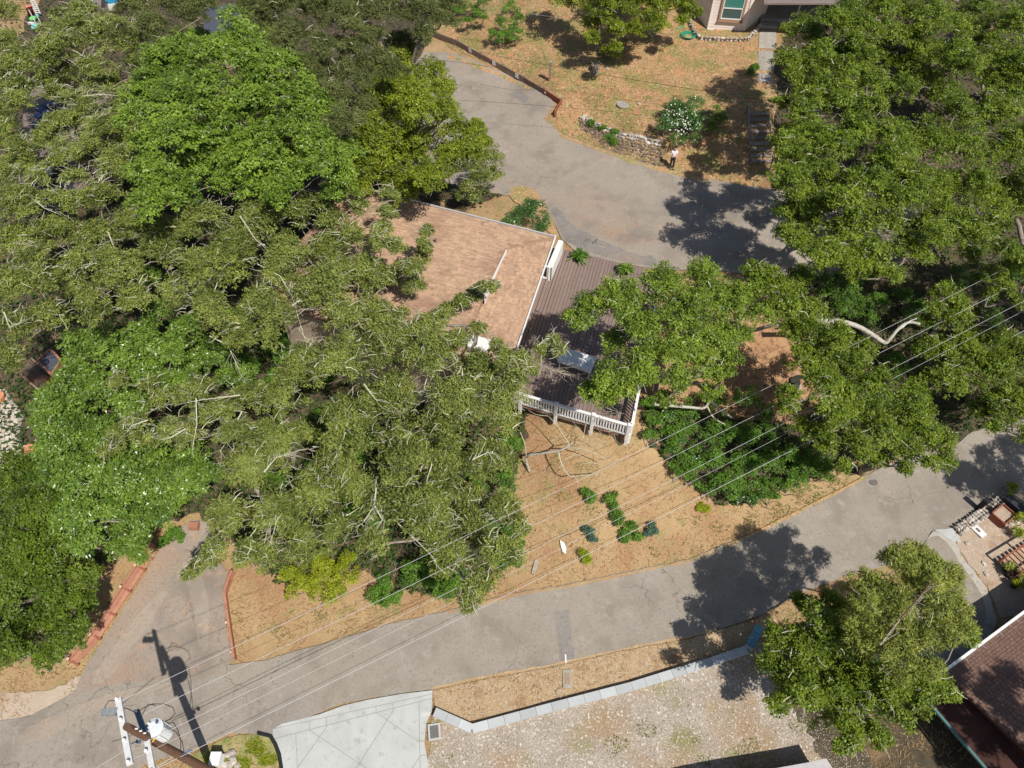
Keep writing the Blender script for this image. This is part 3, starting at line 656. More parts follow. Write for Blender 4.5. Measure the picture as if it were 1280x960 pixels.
def tree(name, label, cat, kind, lobes, group=None, trunk=None, tr=.22, flat=.98, dens=.86, twmat='lichen', shrub=False, lobscale=1.0, trunkmat='bark', tops=1.0):
    """lobes: (px, py, r_px, height above ground)"""
    global SEED; SEED += 1; r = np.random.default_rng(SEED); k = KIND[kind]
    C, RR = [], []
    for (px, py, rp, gh) in lobes:
        c = hit(px, py, gh); dep = (Vector(c)-cam.location).dot(Vector((0, st, -ct))); rw = rp*dep/FPX*lobscale*1.18*(LSC.get(kind, 1.0) if kind not in ('olive','conifer') else LSC[kind]/1.27)
        c = np.array(c); C.append(c-np.array([0, 0, 0])); RR.append(np.array([rw, rw, rw*flat])*r.uniform(.92, 1.08, 3))
    C = np.array(C); RR = np.array(RR)
    cen = C.mean(0)
    if trunk: tb = hit(*trunk)
    else:
        hp = hit(sum(l[0] for l in lobes)/len(lobes), sum(l[1] for l in lobes)/len(lobes)); tb = Vector((cen[0]*.5+hp.x*.5, cen[1]*.5+hp.y*.5, 0))
    tb = Vector((tb[0], tb[1], T(tb[0], tb[1])-.1))
    root = thing(name, tb, label, cat, group); org = np.array(tb)
    co, tint, tc = leaves_mesh(name, C, RR, k, r, dens)
    n4 = len(co)//3
    me = raw_mesh('crown', co-org, np.arange(3*n4), np.full(n4, 3), M[k['m']], tint)
    put('crown', me, root)
    mb = MB()
    if shrub:
        for i in range(len(C)):
            for _ in range(3):
                q = C[i]+r.normal(size=3)*RR[i]*.4; q[2] = C[i][2]+RR[i][2]*r.uniform(0, .5)
                bx = C[i][0]+r.normal()*.1; by = C[i][1]+r.normal()*.1
                limb_tube(mb, (bx, by, T(bx, by)-.05), q, .03, .012, r, 4, 3)
        mb.build('stems', M[trunkmat], root, kind='stuff')
        return root
    zt = cen[2]-np.mean(RR[:, 2])*.6; top = Vector((cen[0], cen[1], tb.z+(zt-tb.z)*.62*tops))
    pts = limb_tube(mb, tb, top, tr, tr*.7, r, 8, 6, .05); mb.tube([tb+Vector((0,0,-.1)), tb+Vector((0, 0, .35))], [tr*1.5, tr*1.02], 8, cap=False)
    mb.build('trunk', M[trunkmat], root, smooth=True)
    # limbs reach every lobe
    lb = MB()
    order = np.argsort(((C-np.array(top))**2).sum(1)); nodes = [(np.array(top), tr*.62)]
    for j in order:
        tgt = C[j]-np.array([0, 0, RR[j][2]*.25])
        ds = [np.linalg.norm(nd[0]-tgt)+.35*np.linalg.norm(nd[0]-np.array(top)) for nd in nodes]; s = int(np.argmin(ds)); nd = nodes[s]
        r1 = max(.03, nd[1]*.55)
        limb_tube(lb, nd[0], tgt, nd[1]*.85, r1, r, 6, 5, .08); nodes.append((tgt, r1))
        for _ in range(4):
            q = C[j]+unit(r.normal(size=3))*RR[j]*.8
            limb_tube(lb, tgt, q, r1*.6, .012, r, 4, 3, .1)
    lb.build('limbs', M[trunkmat], root, smooth=True, kind='stuff')
    if k['tw']:
        tb2 = MB()
        for j in range(len(C)):
            for _ in range(int(k['tw']*1.0*max(.4, min(1.6, RR[j][0]/1.4)))):
                d = unit(r.normal(size=3)); d[2] = abs(d[2])+.25; d = unit(d)
                a = C[j]+d*RR[j]*r.uniform(.72, 1.0); dirn = unit(r.normal(size=3)*np.array([1, 1, .3])+d*np.array([.8, .8, 0])); L = r.uniform(.2, .7)
                b = a+dirn*L; b[2] += .12; a[2] += .06
                limb_tube(tb2, a, b, r.uniform(.010, .027), .007, r, 3, 3, .12)
                if r.uniform() < .5:
                    mid = (a+b)/2; limb_tube(tb2, mid, mid+unit(r.normal(size=3)*np.array([1, 1, .3]))*L*.4, .012, .006, r, 3, 2, .1)
        if tb2.v: tb2.build('bare_twigs', M[twmat], root, kind='stuff')
    return root
def aim(targets, g, rp=24, z0=None):
    """lobes whose shade falls on the given photo points: go from the point towards the sun to height g"""
    out = []
    for (px, py) in targets:
        p = hit(px, py) if z0 is None else P(px, py, z0)
        q = p+sv*(g/sv.z); v = q-cam.location
        dep = v.dot(Vector((0, st, -ct))); yy = v.dot(Vector((0, ct, st)))
        out.append((640+FPX*v.x/dep, 480-FPX*yy/dep, rp, q.z-T(q.x, q.y)))
    return out
def G(lobes, g, jit=1.0, seed=0):
    r = random.Random(seed or len(lobes)*7); jit *= 1.7; return [(a, b, c, (d[0]+r.uniform(-.3, .3)) if d else g+r.uniform(-jit, jit)) for (a, b, c, *d) in lobes]

g1 = 'trees between the houses'
# left block
tree('broadleaf_tree', 'large bright green broadleaf tree left of the yellow green tree above the tan roof', 'tree', 'maple',
     G([(232,85,40),(300,72,44),(350,100,38),(196,118,32),(250,140,46),(320,150,50),(390,160,40),(212,175,40),(270,200,46),(340,212,44),(405,205,38),(430,235,26),(200,218,30),(250,48,16),(305,42,15),(196,72,16),(340,62,20),(380,128,26),(165,150,18),(440,190,16),(300,235,30),(360,245,24),(182,258,24),(225,250,28),(410,140,24),(420,175,26),(240,110,30),(330,185,30)], 9.3, .8, 1), g1, tr=.3)
tree('conifer_tree', 'dark grey green conifer at the top edge left of the road guardrail', 'tree', 'conifer',
     G([(480,18,30),(520,14,32),(548,30,22),(505,58,22),(490,90,16),(450,15,26),(470,50,18),(560,8,20),(528,44,16),(475,75,16),(455,85,14)], 9, 1.0, 2), 'dark conifers at the top edge', tr=.3)
tree('conifer_tree', 'dark conifer with drooping sprays above the bright green tree', 'tree', 'conifer',
     G([(350,20,38),(398,22,34),(362,62,34),(392,98,30),(415,128,26),(372,105,24),(330,45,22),(430,160,26),(455,140,20),(318,14,24),(405,60,22),(420,190,18),(432,20,22),(430,90,18),(445,62,18),(428,62,16),(452,105,16),(440,40,18),(375,135,18),(410,160,18)], 9.5, 1.0, 3), 'dark conifers at the top edge', tr=.3)
tree('conifer_tree', 'dark tree at the top edge beside the shaded slate roof', 'tree', 'conifer',
     G([(215,15,28),(245,25,18),(190,40,24),(170,15,24),(228,48,16),(205,60,14),(255,8,16),(150,42,16)], 9, 1.2, 4), 'dark conifers at the top edge', tr=.28)
tree('oak_tree', 'yellow green oak covering the bend of the upper road above the tan roof', 'tree', 'yoak',
     G([(500,92,26),(540,108,26),(478,132,30),(530,148,36),(578,172,28),(470,178,34),(520,198,40),(572,208,28),(432,200,22),(462,226,26),(540,226,24),(505,236,24),(560,140,14),(596,160,10),(508,72,14),(548,88,10),(450,160,20),(430,230,18),(605,178,9),(487,110,20),(585,190,18)], 6.5, .8, 5), g1, tr=.28)
tree('willow_like_bush', 'loose grey green bush between the yellow green oak and upper road', 'bush', 'olive',
     G([(605,205,18),(618,200,12),(600,228,18),(588,242,16),(616,222,12),(610,186,10)], 2.5, .4, 6), None, tr=.08, twmat='drytwig')
g2 = 'lichened olive oaks over the slope'
tree('oak_tree', 'olive lichened oak reaching long sprays over the tan roof', 'tree', 'olive',
     G([(418,285,22),(425,345,26),(440,400,24),(395,320,26),(405,260,22),(262,285,36),(318,288,38),(375,272,32),(300,335,42),(358,340,42),(415,322,34),(248,345,32),(408,376,42),(340,398,42),(450,352,26),(470,398,28),(300,420,28),(262,392,30),
        (440,300,18),(472,300,15,9),(482,268,12,8.8),(484,245,11,8.8),(492,310,12,8.6),(462,330,18),(478,285,10,8.8),(500,345,18),(476,352,18),(516,338,13),(528,318,11),(532,292,9),(530,306,9),(518,355,12),(452,262,14,8)], 7.8, .7, 7), g2, tr=.3, lobscale=.95)
tree('oak_tree', 'olive lichened oak in the middle whose sprays cross the shingles by the skylight', 'tree', 'olive',
     G([(482,440,42),(540,448,38),(592,472,34),(432,462,42),(382,470,40),(500,510,46),(570,512,44),(625,505,32),(440,535,38),(640,476,18),(655,455,18),(676,440,10),(690,425,6),(700,440,7),
        (552,402,18),(530,410,18),(564,388,10),(578,378,10),(592,370,9),(606,362,9),(616,357,5),(500,400,18),(515,425,22),(572,424,14),(596,412,9),(560,440,18),(620,432,8),(634,445,14),(630,528,18)], 7.6, .6, 8), g2, tr=.32, lobscale=.95)
tree('oak_tree', 'olive lichened oak on the slope left of the dead bare branches', 'tree', 'olive',
     G([(505,585,40),(562,585,40),(612,578,32),(530,640,40),(590,645,36),(628,640,22),(622,690,24),(565,700,28),(600,730,20),(582,752,12),(640,690,12),(480,640,26),(646,660,14),(500,545,24),(555,545,26),(470,680,20),(548,665,28)], 6.5, .7, 9), g2, tr=.28, lobscale=.95)
tree('oak_tree', 'olive lichened oak with white dead sprays leaning over the driveway', 'tree', 'olive',
     G([(360,560,40),(315,590,36),(392,620,38),(442,612,34),(345,640,36),(292,650,28),(270,688,18),(250,708,12),(238,718,7),(335,690,22),(380,680,32),(425,665,24),(310,690,18),(420,575,26),(300,545,24),(350,505,26),(310,500,24),(262,520,20),(240,545,16)], 6.2, .7, 10), g2, tr=.28, lobscale=.95)
g3 = 'olive oaks in the upper left'
tree('oak_tree', 'olive oak in the upper left corner around the play yard', 'tree', 'olive',
     G([(12,62,22),(8,20,16),(70,66,22),(105,58,30),(85,28,16),(32,92,24),(78,96,24),(140,52,26),(110,22,18),(120,92,18),(60,42,10),(8,100,16)], 7, .8, 11), g3, tr=.25, lobscale=1.15)
tree('oak_tree', 'olive oak beside the brown roof patch left of the broadleaf tree', 'tree', 'olive',
     G([(165,62,26),(178,92,20),(92,128,14),(88,168,24),(132,178,26),(165,175,22),(112,200,18),(150,215,24),(185,205,20),(140,145,6),(40,118,16),(110,138,14),(62,168,14),(118,118,14),(38,205,14),(75,205,12),(5,150,18),(20,115,18),(135,110,16),(150,128,14),(95,150,12),(80,190,14),(105,185,14),(50,225,14),(15,215,16),(130,160,14),(70,120,12),(60,175,14),(175,130,14),(28,132,18),(15,175,18),(28,190,14)], 7, .8, 12), g3, tr=.25, lobscale=1.15)
tree('oak_tree', 'olive oak along the left edge above the black spa cover', 'tree', 'olive',
     G([(15,225,18),(28,262,30),(82,258,26),(128,250,24),(20,310,30),(72,302,30),(130,302,30),(172,285,26),(25,360,30),(92,352,30),(150,345,30),(205,325,28),(20,412,28),(68,402,26),(122,388,26),(170,378,22),(212,290,22),(12,450,20),(220,365,20),(100,225,16),(50,350,20),(44,225,10),(45,325,22),(105,330,22)], 7.4, .8, 13), g3, tr=.3, lobscale=.98)
g4 = 'bright bay trees on the left slope'
tree('bay_tree', 'bright green bay tree right of the black spa cover', 'tree', 'bay',
     G([(118,440,30),(168,440,30),(92,478,24),(62,508,22),(122,488,30),(178,470,26),(215,440,20),(200,392,18),(185,415,16),(58,530,18),(230,410,14),(215,480,16),(165,505,24),(98,515,24),(240,420,24,3.2),(265,445,22,3.0),(235,465,22,3.2),(192,310,18,4),(185,350,18,4),(300,475,22,3),(280,440,20,3),(205,290,18,4)], 5.2, .5, 14), g4, tr=.2)
tree('bay_tree', 'bright green bay tree between the stone patio and the driveway', 'tree', 'bay',
     G([(90,550,30),(62,562,20),(140,552,30),(190,560,28),(100,598,30),(62,610,22),(150,610,34),(205,608,34),(248,600,26),(122,648,30),(172,655,28),(92,640,26),(212,640,22),(150,688,16),(178,690,17),(240,575,22),(70,585,20),(110,680,16)], 5.0, .5, 15), g4, tr=.2)
tree('oak_tree', 'thin lichened olive boughs lying over the bright bay tree', 'tree', 'olive',
     G([(172,530,16),(150,548,14),(200,505,18),(228,498,16),(215,535,14),(250,490,18),(280,520,18),(135,565,9),(185,550,12),(150,478,12),(190,482,10)], 6.8, .4, 16), g2, tr=.15, lobscale=.95, dens=.8)
tree('oak_tree', 'dense yellow green oak in the lower left beside the red timber wall', 'tree', 'lloak',
     G([(20,590,24),(52,625,30),(18,648,26),(82,688,26),(30,698,34),(62,738,34),(18,750,32),(90,758,26),(40,790,32),(88,796,22),(14,815,24),(62,820,18),(105,722,18),(-20,700,40),(-20,800,40),(100,780,16),(60,660,22),(8,615,16),(112,755,10)], 4.0, .5, 17), None, tr=.25)
# right block
g5 = 'live oaks on the upper right'
def gg(l, g, s): return G(l, g, .8, s)
tree('live_oak', 'live oak at the top right beside the porch of the cream house', 'tree', 'oak',
     gg([(1000,45,22),(1042,38,30),(985,80,20),(1030,85,30),(1010,112,18),(1052,128,26),(1070,75,22),(990,100,14),(1085,112,22),(1020,62,22),(1060,10,22),(975,130,10),(1000,140,16)], 7.5, 1)+aim([(882,208),(905,190),(925,172),(940,150),(955,180),(915,214),(948,216),(900,160),(950,130)], 7.5, 20), g5, tr=.2)
tree('live_oak', 'live oak on the top edge third from the right corner', 'tree', 'oak',
     gg([(1100,25,34),(1150,35,34),(1100,75,28),(1148,92,34),(1195,82,28),(1120,120,26),(1180,132,26),(1190,40,24),(1130,55,26)], 6, 2), g5, tr=.25)
tree('live_oak', 'live oak filling the upper right corner', 'tree', 'oak',
     gg([(1222,25,34),(1268,45,32),(1242,92,34),(1285,118,30),(1240,145,28),(1222,62,24),(1290,20,30),(1278,85,26)], 6, 3), g5, tr=.25)
tree('live_oak', 'live oak whose shadow falls on the upper road bend', 'tree', 'oak',
     gg([(1000,200,26),(1040,192,28),(990,240,24),(1028,250,30),(1000,282,26),(1050,295,28),(1030,318,20),(1075,235,28),(1080,275,24),(980,212,14),(1022,172,16),(1062,175,20),(985,262,16),(1068,315,14),(985,300,20),(1015,325,20),(1060,328,20),(1090,318,22)], 8.0, 4)+aim([(850,262),(870,240),(850,300),(880,285),(905,262),(930,245),(925,300),(950,275),(960,320),(900,320),(960,250)], 7.8, 24), g5, tr=.28)
tree('live_oak', 'live oak with scalloped lower crown above the bent bare limb', 'tree', 'oak',
     gg([(1108,175,28),(1158,185,30),(1130,235,34),(1102,280,22),(1135,315,22),(1112,345,16),(1150,290,22),(1160,245,26),(1125,205,22),(1100,215,20),(1065,345,16),(1090,335,20),(1150,320,18)], 6.4, 5)+aim([(1050,350),(1080,365),(1110,370),(1010,345),(1040,335)], 7, 20), g5, tr=.28)
tree('live_oak', 'live oak against the right edge above the wires', 'tree', 'oak',
     gg([(1210,190,30),(1262,195,32),(1205,242,32),(1250,252,30),(1188,298,26),(1215,318,18),(1240,290,22),(1290,235,30),(1175,270,20),(1285,180,26),(1222,150,22),(1195,150,22)], 6.2, 6)+aim([(1160,345),(1190,350),(1225,360),(1255,375),(1140,370),(1210,400),(1270,400),(1240,420),(1180,420),(1280,340)], 8, 24), g5, tr=.28)
tree('live_oak', 'small live oak crown beside the tip of the bent bare limb', 'tree', 'oak',
     gg([(1182,368,16),(1192,388,15),(1165,388,13),(1205,398,12),(1180,402,16),(1160,402,9),(1200,375,10)], 5.6, 7), g5, tr=.12, lobscale=.95)
tree('live_oak', 'sparse live oak sprig at the right edge over the upper wires', 'tree', 'oak',
     gg([(1240,345,14),(1255,360,12),(1270,378,10),(1225,350,9),(1235,368,9),(1285,340,20),(1268,330,12)], 5, 8), g5, tr=.12)
tree('live_oak', 'live oak right of the deck oak and above the leaf littered slope', 'tree', 'oak',
     gg([(985,365,20),(945,345,18),(1010,390,20),(1045,420,20),(1000,345,16),(1003,440,12),(985,495,14),(1020,470,22),(1060,500,24),(985,510,12),(1075,440,18),(958,358,22),(982,385,20),(1000,415,24),(968,380,12),(1030,440,26),(1062,462,28),(1005,455,18),(1092,480,26),(1030,490,26),(1020,415,14),(1040,520,24)], 7.2, 9), g5, tr=.3, lobscale=.95, trunkmat='pale_bark')
tree('live_oak', 'live oak overhanging the lower road bank on the right', 'tree', 'oak',
     gg([(1078,520,28),(1128,515,28),(1122,560,24),(1168,555,22),(1070,562,22),(1030,550,20),(1000,535,14),(1180,575,14),(1150,530,22),(1098,575,14),(1130,585,10),(1055,585,10),(1165,580,10),(1140,492,18),(1100,540,22)], 6.3, 10), g5, tr=.22, lobscale=.95)
tree('live_oak', 'live oak on the right edge below the wires', 'tree', 'oak',
     gg([(1158,438,20),(1200,445,26),(1182,478,22),(1232,470,30),(1272,448,28),(1262,510,28),(1225,512,20),(1288,500,24),(1240,535,10),(1280,545,14),(1210,420,14),(1248,430,20)], 3.8, 11), g5, tr=.22)
tree('live_oak', 'tall live oak beyond the right edge shading the lower road', 'tree', 'oak',
     aim([(1215,592),(1240,602),(1262,612),(1235,575),(1268,585),(1285,602),(1205,604),(1192,592),(1275,640),(1290,560),(1300,630),(1262,560),(1225,612)], 8, 22), g5, tr=.25, trunk=(1500,640))
tree('live_oak', 'tall live oak outside the lower right corner shading the brown roof', 'tree', 'oak', aim([(1205,862),(1225,850),(1215,885),(1235,905),(1250,880),(1262,925),(1275,900),(1280,950),(1240,945),(1280,850),(1262,862),(1300,900),(1310,950),(1300,1000)], 8, 22, 2.9), g5, tr=.3, trunk=(1500,1100))
# deck oak
tree('deck_oak', 'round green oak spreading over the brown deck and white railing', 'tree', 'deckoak',
     G([(735,385,22),(775,378,30),(825,362,28),(876,362,30),(912,395,24),(850,398,36),(800,412,30),(770,428,18),(722,402,16),(738,492,14),(930,370,22),(950,395,18),(905,420,20),(912,445,14),(905,470,14),(862,440,24),(815,440,18),(806,468,14),(945,350,16),(790,395,20),(768,476,30),(800,448,20),(885,425,26),(836,442,20),(870,460,20),(758,498,16),(845,475,18),(905,372,16),(890,490,14),(800,470,18),(830,500,12),(928,420,14)], 6.4, .6, 33), None, trunk=(905,455), tr=.3, lobscale=.97)
# mixed tree lower right
tree('oak_tree', 'dark leaved tree on the gravel lot beside the brown roof', 'tree', 'oak',
     G([(1010,805,24),(1050,870,24),(1000,860,22),(1110,855,24),(1150,855,22),(1085,915,16),(1015,775,22),(985,800,24),(1040,758,18),(1020,830,34),(985,850,26),(1060,840,28),(1030,880,30),(1088,885,30),(1060,920,20),(1128,880,26),(1168,848,16),(1185,868,11),(1100,925,12),(960,828,12),(1045,800,26),(1050,935,9),(968,882,12),(1075,855,24),(1140,845,18),(1002,752,10),(1200,790,15),(1212,792,9),(1190,770,12)], 5.0, .7, 34), None, trunk=(1090,905), tr=.25)
pine = tree('conifer_tree', 'yellow green conifer with a bare leaning trunk beside the side driveway', 'tree', 'pine',
     G([(1080,735,22),(1128,705,24),(1165,715,24),(1110,768,26),(1182,745,22),(1195,762,14),(1075,790,26),(1150,800,24),(1115,820,26),(1080,755,18),(1145,690,12),(1110,700,12),(1175,790,18),(1195,720,8),(1160,835,14),(1140,738,22),(1170,745,22),(1198,782,16),(1122,745,22),(1150,720,20),(1100,800,20),(1130,790,24),(1185,725,14),(1160,775,22)], 7.2, .8, 35), None, trunk=(1090,850), tr=.2)
# upper yard
tree('orchard_tree', 'round green tree on the top edge left of the cream house', 'tree', 'yoak',
     G([(715,8,24),(760,18,26),(802,12,30),(845,4,24),(772,42,14),(820,34,18),(742,34,16),(768,62,9),(740,50,10),(795,40,14),(865,18,12),(852,28,9),(700,-10,18),(780,-20,30),(830,-20,26)], 3.2, .4, 36), None, tr=.15)
SHR = [
 ('bush','white flowering glossy green bush above the stone wall','glossy',[(840,135,16),(862,132,16),(878,150,17),(850,155,20),(832,158,14),(868,168,14),(845,175,10),(858,145,18)],1.3),
 ('bush','dark green bush shaded behind the flowering bush','shrub',[(893,140,11),(900,152,12),(890,160,9)],.9),
 ('bush','round green bush beside the corner of the tan roof','glossy',[(650,270,15),(668,268,17),(660,258,12),(680,280,9),(640,278,10),(672,288,10)],1.1),
 ('bush','bright green shrub on the top edge right of the straw path','shrub',[(640,14,13),(632,32,12),(645,45,12),(628,50,10),(650,25,9),(618,45,9)],1.0),
 ('bush','dark green shrub on the top edge behind the guardrail','shrub',[(590,12,14),(600,22,10),(575,20,12),(560,12,12),(605,6,12),(585,28,8)],1.2),
 ('bush','small shrub under the top edge tree','yshrub',[(760,66,10),(770,72,8)],.6),
 ('bush','yellow green bush below the lichened oaks','yshrub',[(385,712,20),(410,705,22),(432,715,18),(400,732,20),(372,735,13),(425,735,13),(412,748,8),(436,698,12),(360,720,12)],.9),
 ('bush','small green bush between the yellow bush and dark ivy mound','shrub',[(480,738,13),(468,744,9),(494,745,9),(480,726,8),(482,752,9)],.6),
 ('bush','dark ivy mound under the oak above the lower road','shrub',[(530,725,22),(555,742,14),(570,725,18),(545,705,18),(515,712,14),(590,742,10)],1.0),
 ('bush','dark green bush at the right foot of the middle oak','shrub',[(632,685,16),(645,700,9),(640,668,12),(625,705,12),(648,680,6)],.9),
 ('bush','dark thicket under the deck oak beside the white railing','shrub',[(822,505,16),(840,520,16),(815,525,12),(838,562,10),(850,578,12),(866,596,12),(882,614,10),(845,590,7),(855,540,18),(835,545,14),(860,515,16),(812,545,7),(880,500,14)],.9),
 ('bush','dark green thicket in front of the leaf littered slope','shrub',[(880,560,22),(900,585,24),(915,610,18),(930,570,24),(900,540,20),(925,540,20),(950,545,22),(870,585,10),(930,500,18),(900,510,14),(960,515,14)],1.2),
 ('bush','bright green thicket on the bank under the overhanging oak','shrub',[(955,590,24),(985,605,20),(1010,590,22),(975,570,22),(1020,570,18),(940,615,16),(1030,590,12),(965,622,10),(1000,562,16)],1.0),
 ('bush','lighter green leafy bush at the lower edge of the thicket','glossy',[(870,575,9),(905,602,9),(925,620,8),(850,548,8),(940,625,7),(835,520,8),(828,498,8)],.9),
 ('bush','dark green understory in the gaps beneath the lichened olive oaks','shrub',[(300,400,26),(335,430,26),(370,440,24),(405,470,24),(350,480,24),(300,460,24),(330,540,24),(400,530,24),(450,560,24),(500,600,24),(450,630,22),(400,600,24),(340,610,24),(540,620,22),(590,610,22),(560,570,22),(500,560,22),(630,600,18),(610,650,20),(560,680,20),(480,650,20),(640,560,16)],1.6),
 ('bush','dark undergrowth below the bent bare limb','shrub',[(1060,380,24),(1100,385,22),(1080,400,18),(1040,370,18),(1020,350,16),(1060,352,18),(1150,395,20),(1200,350,20),(1230,395,20),(1265,350,20),(1130,380,18),(1015,390,12)],1.0),
 ('bush','undergrowth by the wires right of the bent limb','shrub',[(1150,445,20),(1120,455,16),(1180,430,14),(1215,425,12)],1.0),
 ('bush','dark bush at the left edge of the red timber wall','shrub',[(95,790,10),(85,805,11),(78,818,8)],.7),
 ('bush','leafy bush in the right corner of the garden','yshrub',[(1268,625,9),(1275,650,9),(1272,665,7),(1282,640,10),(1265,610,6)],.5),
 ('bush','low weeds on the stone wall face','shrub',[(762,172,6),(752,160,5),(740,155,5),(768,178,4),(770,165,4)],.15),
 ('bush','small yellow green plant on the bank below the thicket','yshrub',[(876,634,5),(882,636,4)],.25),
 ('bush','small green plant by the path of the cream house','shrub',[(943,84,5),(938,90,4)],.25),
 ('bush','feathery green shrub at the head of the driveway','shrub',[(212,672,8),(220,666,6),(204,678,5),(226,672,4)],.4),
]
for nm, lb, kd, ls, gh in SHR:
    tree(nm, lb, 'bush', kd, [(a, b, c, gh*(.6+.4*((i*37) % 10)/10)) for i, (a, b, c) in enumerate(ls)], None, shrub=True, flat=.8)
g6 = 'small green plants dotted over the straw bank'
for (lb, kd, ls) in [
 ('smallest leafy plant on the straw bank nearest the bare branches', 'shrub', [(735,616,7),(738,624,5)]),
 ('taller twin leafy plant on the straw bank', 'shrub', [(762,620,9),(766,632,7),(771,645,7),(775,652,5)]),
 ('leafy plant on the straw bank under the thickest wire', 'shrub', [(788,660,7),(783,668,6),(795,672,6),(780,674,4)]),
 ('blue green spiky plant on the straw bank', 'blue', [(814,659,6),(818,664,5),(812,668,4)]),
 ('faded grey green plant on the straw bank', 'blue', [(738,666,6),(742,674,5),(733,661,4)]),
 ('small yellow green plant nearest the road on the straw bank', 'yshrub', [(729,694,6),(733,700,4)])]:
    tree('bank_plant', lb, 'plant', kd, [(a, b, c, .25) for a, b, c in ls], g6, shrub=True)
# white flowers on the glossy bush
fb = [o for o in COL.objects if o.get('label', '').startswith('white flowering')][0]
r = np.random.default_rng(5); mb = MB()
for (a, b, c) in [(846,142,15),(864,150,15),(850,160,14)]:
    for _ in range(45):
        an = r.uniform(0, 6.28); q = math.sqrt(r.uniform())*c; h = hit(a+q*math.cos(an), b+q*math.sin(an)*.9, 1.75+r.uniform(-.1, .3))
        n = r.normal(size=3)*.4+np.array([0, -.3, 1]); n /= np.linalg.norm(n); X = Vector(n).orthogonal().normalized(); Y = Vector(n).cross(X); s = r.uniform(.035, .065)
        mb.add([h+X*s, h+Y*s, h-X*s, h-Y*s], [(0, 1, 2, 3)], .8)
mb.build('flowers', M['hedge_flower'], fb)['kind'] = 'stuff'

# hand-placed bare limbs that the photograph shows, parts of their trees
def bough(parent, name, pts, r0, r1, m, n=6):
    mb = MB(); w_ = [hit(a, b, c) for a, b, c in pts]; k = len(w_)
    fine = []
    for i in range(k-1):
        p0 = w_[max(0, i-1)]; p1 = w_[i]; p2 = w_[i+1]; p3 = w_[min(k-1, i+2)]
        for q in range(4):
            t = q/4; fine.append(.5*((2*p1)+(-p0+p2)*t+(2*p0-5*p1+4*p2-p3)*t*t+(-p0+3*p1-3*p2+p3)*t**3))
    fine.append(w_[-1]); nn = len(fine)
    mb.tube(fine, [r0+(r1-r0)*i/(nn-1) for i in range(nn)], n); return mb.build(name, M[m], parent, smooth=True)
def find(lb): return [o for o in COL.objects if o.parent is None and o.get('label', '').startswith(lb)][0]
dk = find('round green oak spreading'); lo9 = find('live oak right of the deck oak')
bough(lo9, 'bare_limb', [(1020,402,4.5),(1050,402,4.6),(1072,408,4.6),(1090,418,4.5),(1105,428,4.4),(1112,424,4.6),(1122,412,5),(1135,403,5.2),(1150,405,5.4)], .16, .07, 'pale_bark', 8)
bough(lo9, 'bare_limb', [(1122,412,5),(1128,409,5.1),(1136,402,5.3),(1146,398,5.6)], .06, .03, 'arm')
bough(dk, 'bare_limb', [(818,505,2.6),(840,507,2.6),(862,509,2.6),(880,510,2.4),(888,502,2.4),(900,512,2),(915,522,1.8)], .09, .05, 'pale_bark', 8)
bough(dk, 'bare_limb', [(884,508,2.4),(892,522,2.0),(905,530,1.6),(925,540,1.5)], .05, .03, 'pale_bark')
for pts in [[(930,412,4.8),(945,412,4.4),(960,408,4.4),(985,404,4.5)], [(925,428,4.0),(905,440,3.6),(880,452,3.4)]]:
    bough(lo9, 'bare_limb', pts, .13, .08, 'bark', 7)
d3 = find('olive lichened oak with white dead'); d2 = find('olive lichened oak in the middle'); d4 = find('olive lichened oak on the slope left'); d1 = find('olive lichened oak reaching')
bb = find('thin lichened olive'); le = find('olive oak along the left edge')
def spray(parent, pts, n=9, r0=.034, seed=1, m='lichen', L=.9):
    rr = np.random.default_rng(seed); mb = MB(); w_ = [hit(a, b, c) for a, b, c in pts]; k = len(w_)
    mb.tube(w_, [r0*(1-.75*i/(k-1)) for i in range(k)], 5, cap=False, t=.8)
    for _ in range(n):
        s = rr.uniform(0, k-1.01); i = int(s); a = w_[i].lerp(w_[i+1], s-i); d = (w_[i+1]-w_[i]).normalized()
        b = a+(d*.8+Vector((rr.normal(), rr.normal(), rr.normal()*.3))*.55)*L*.8*rr.uniform(.35, 1)
        limb_tube(mb, a, b, r0*.35, .007, rr, 3, 3, .12)
    return mb.build('dead_spray', M[m], parent, kind='stuff')
e = 1.2
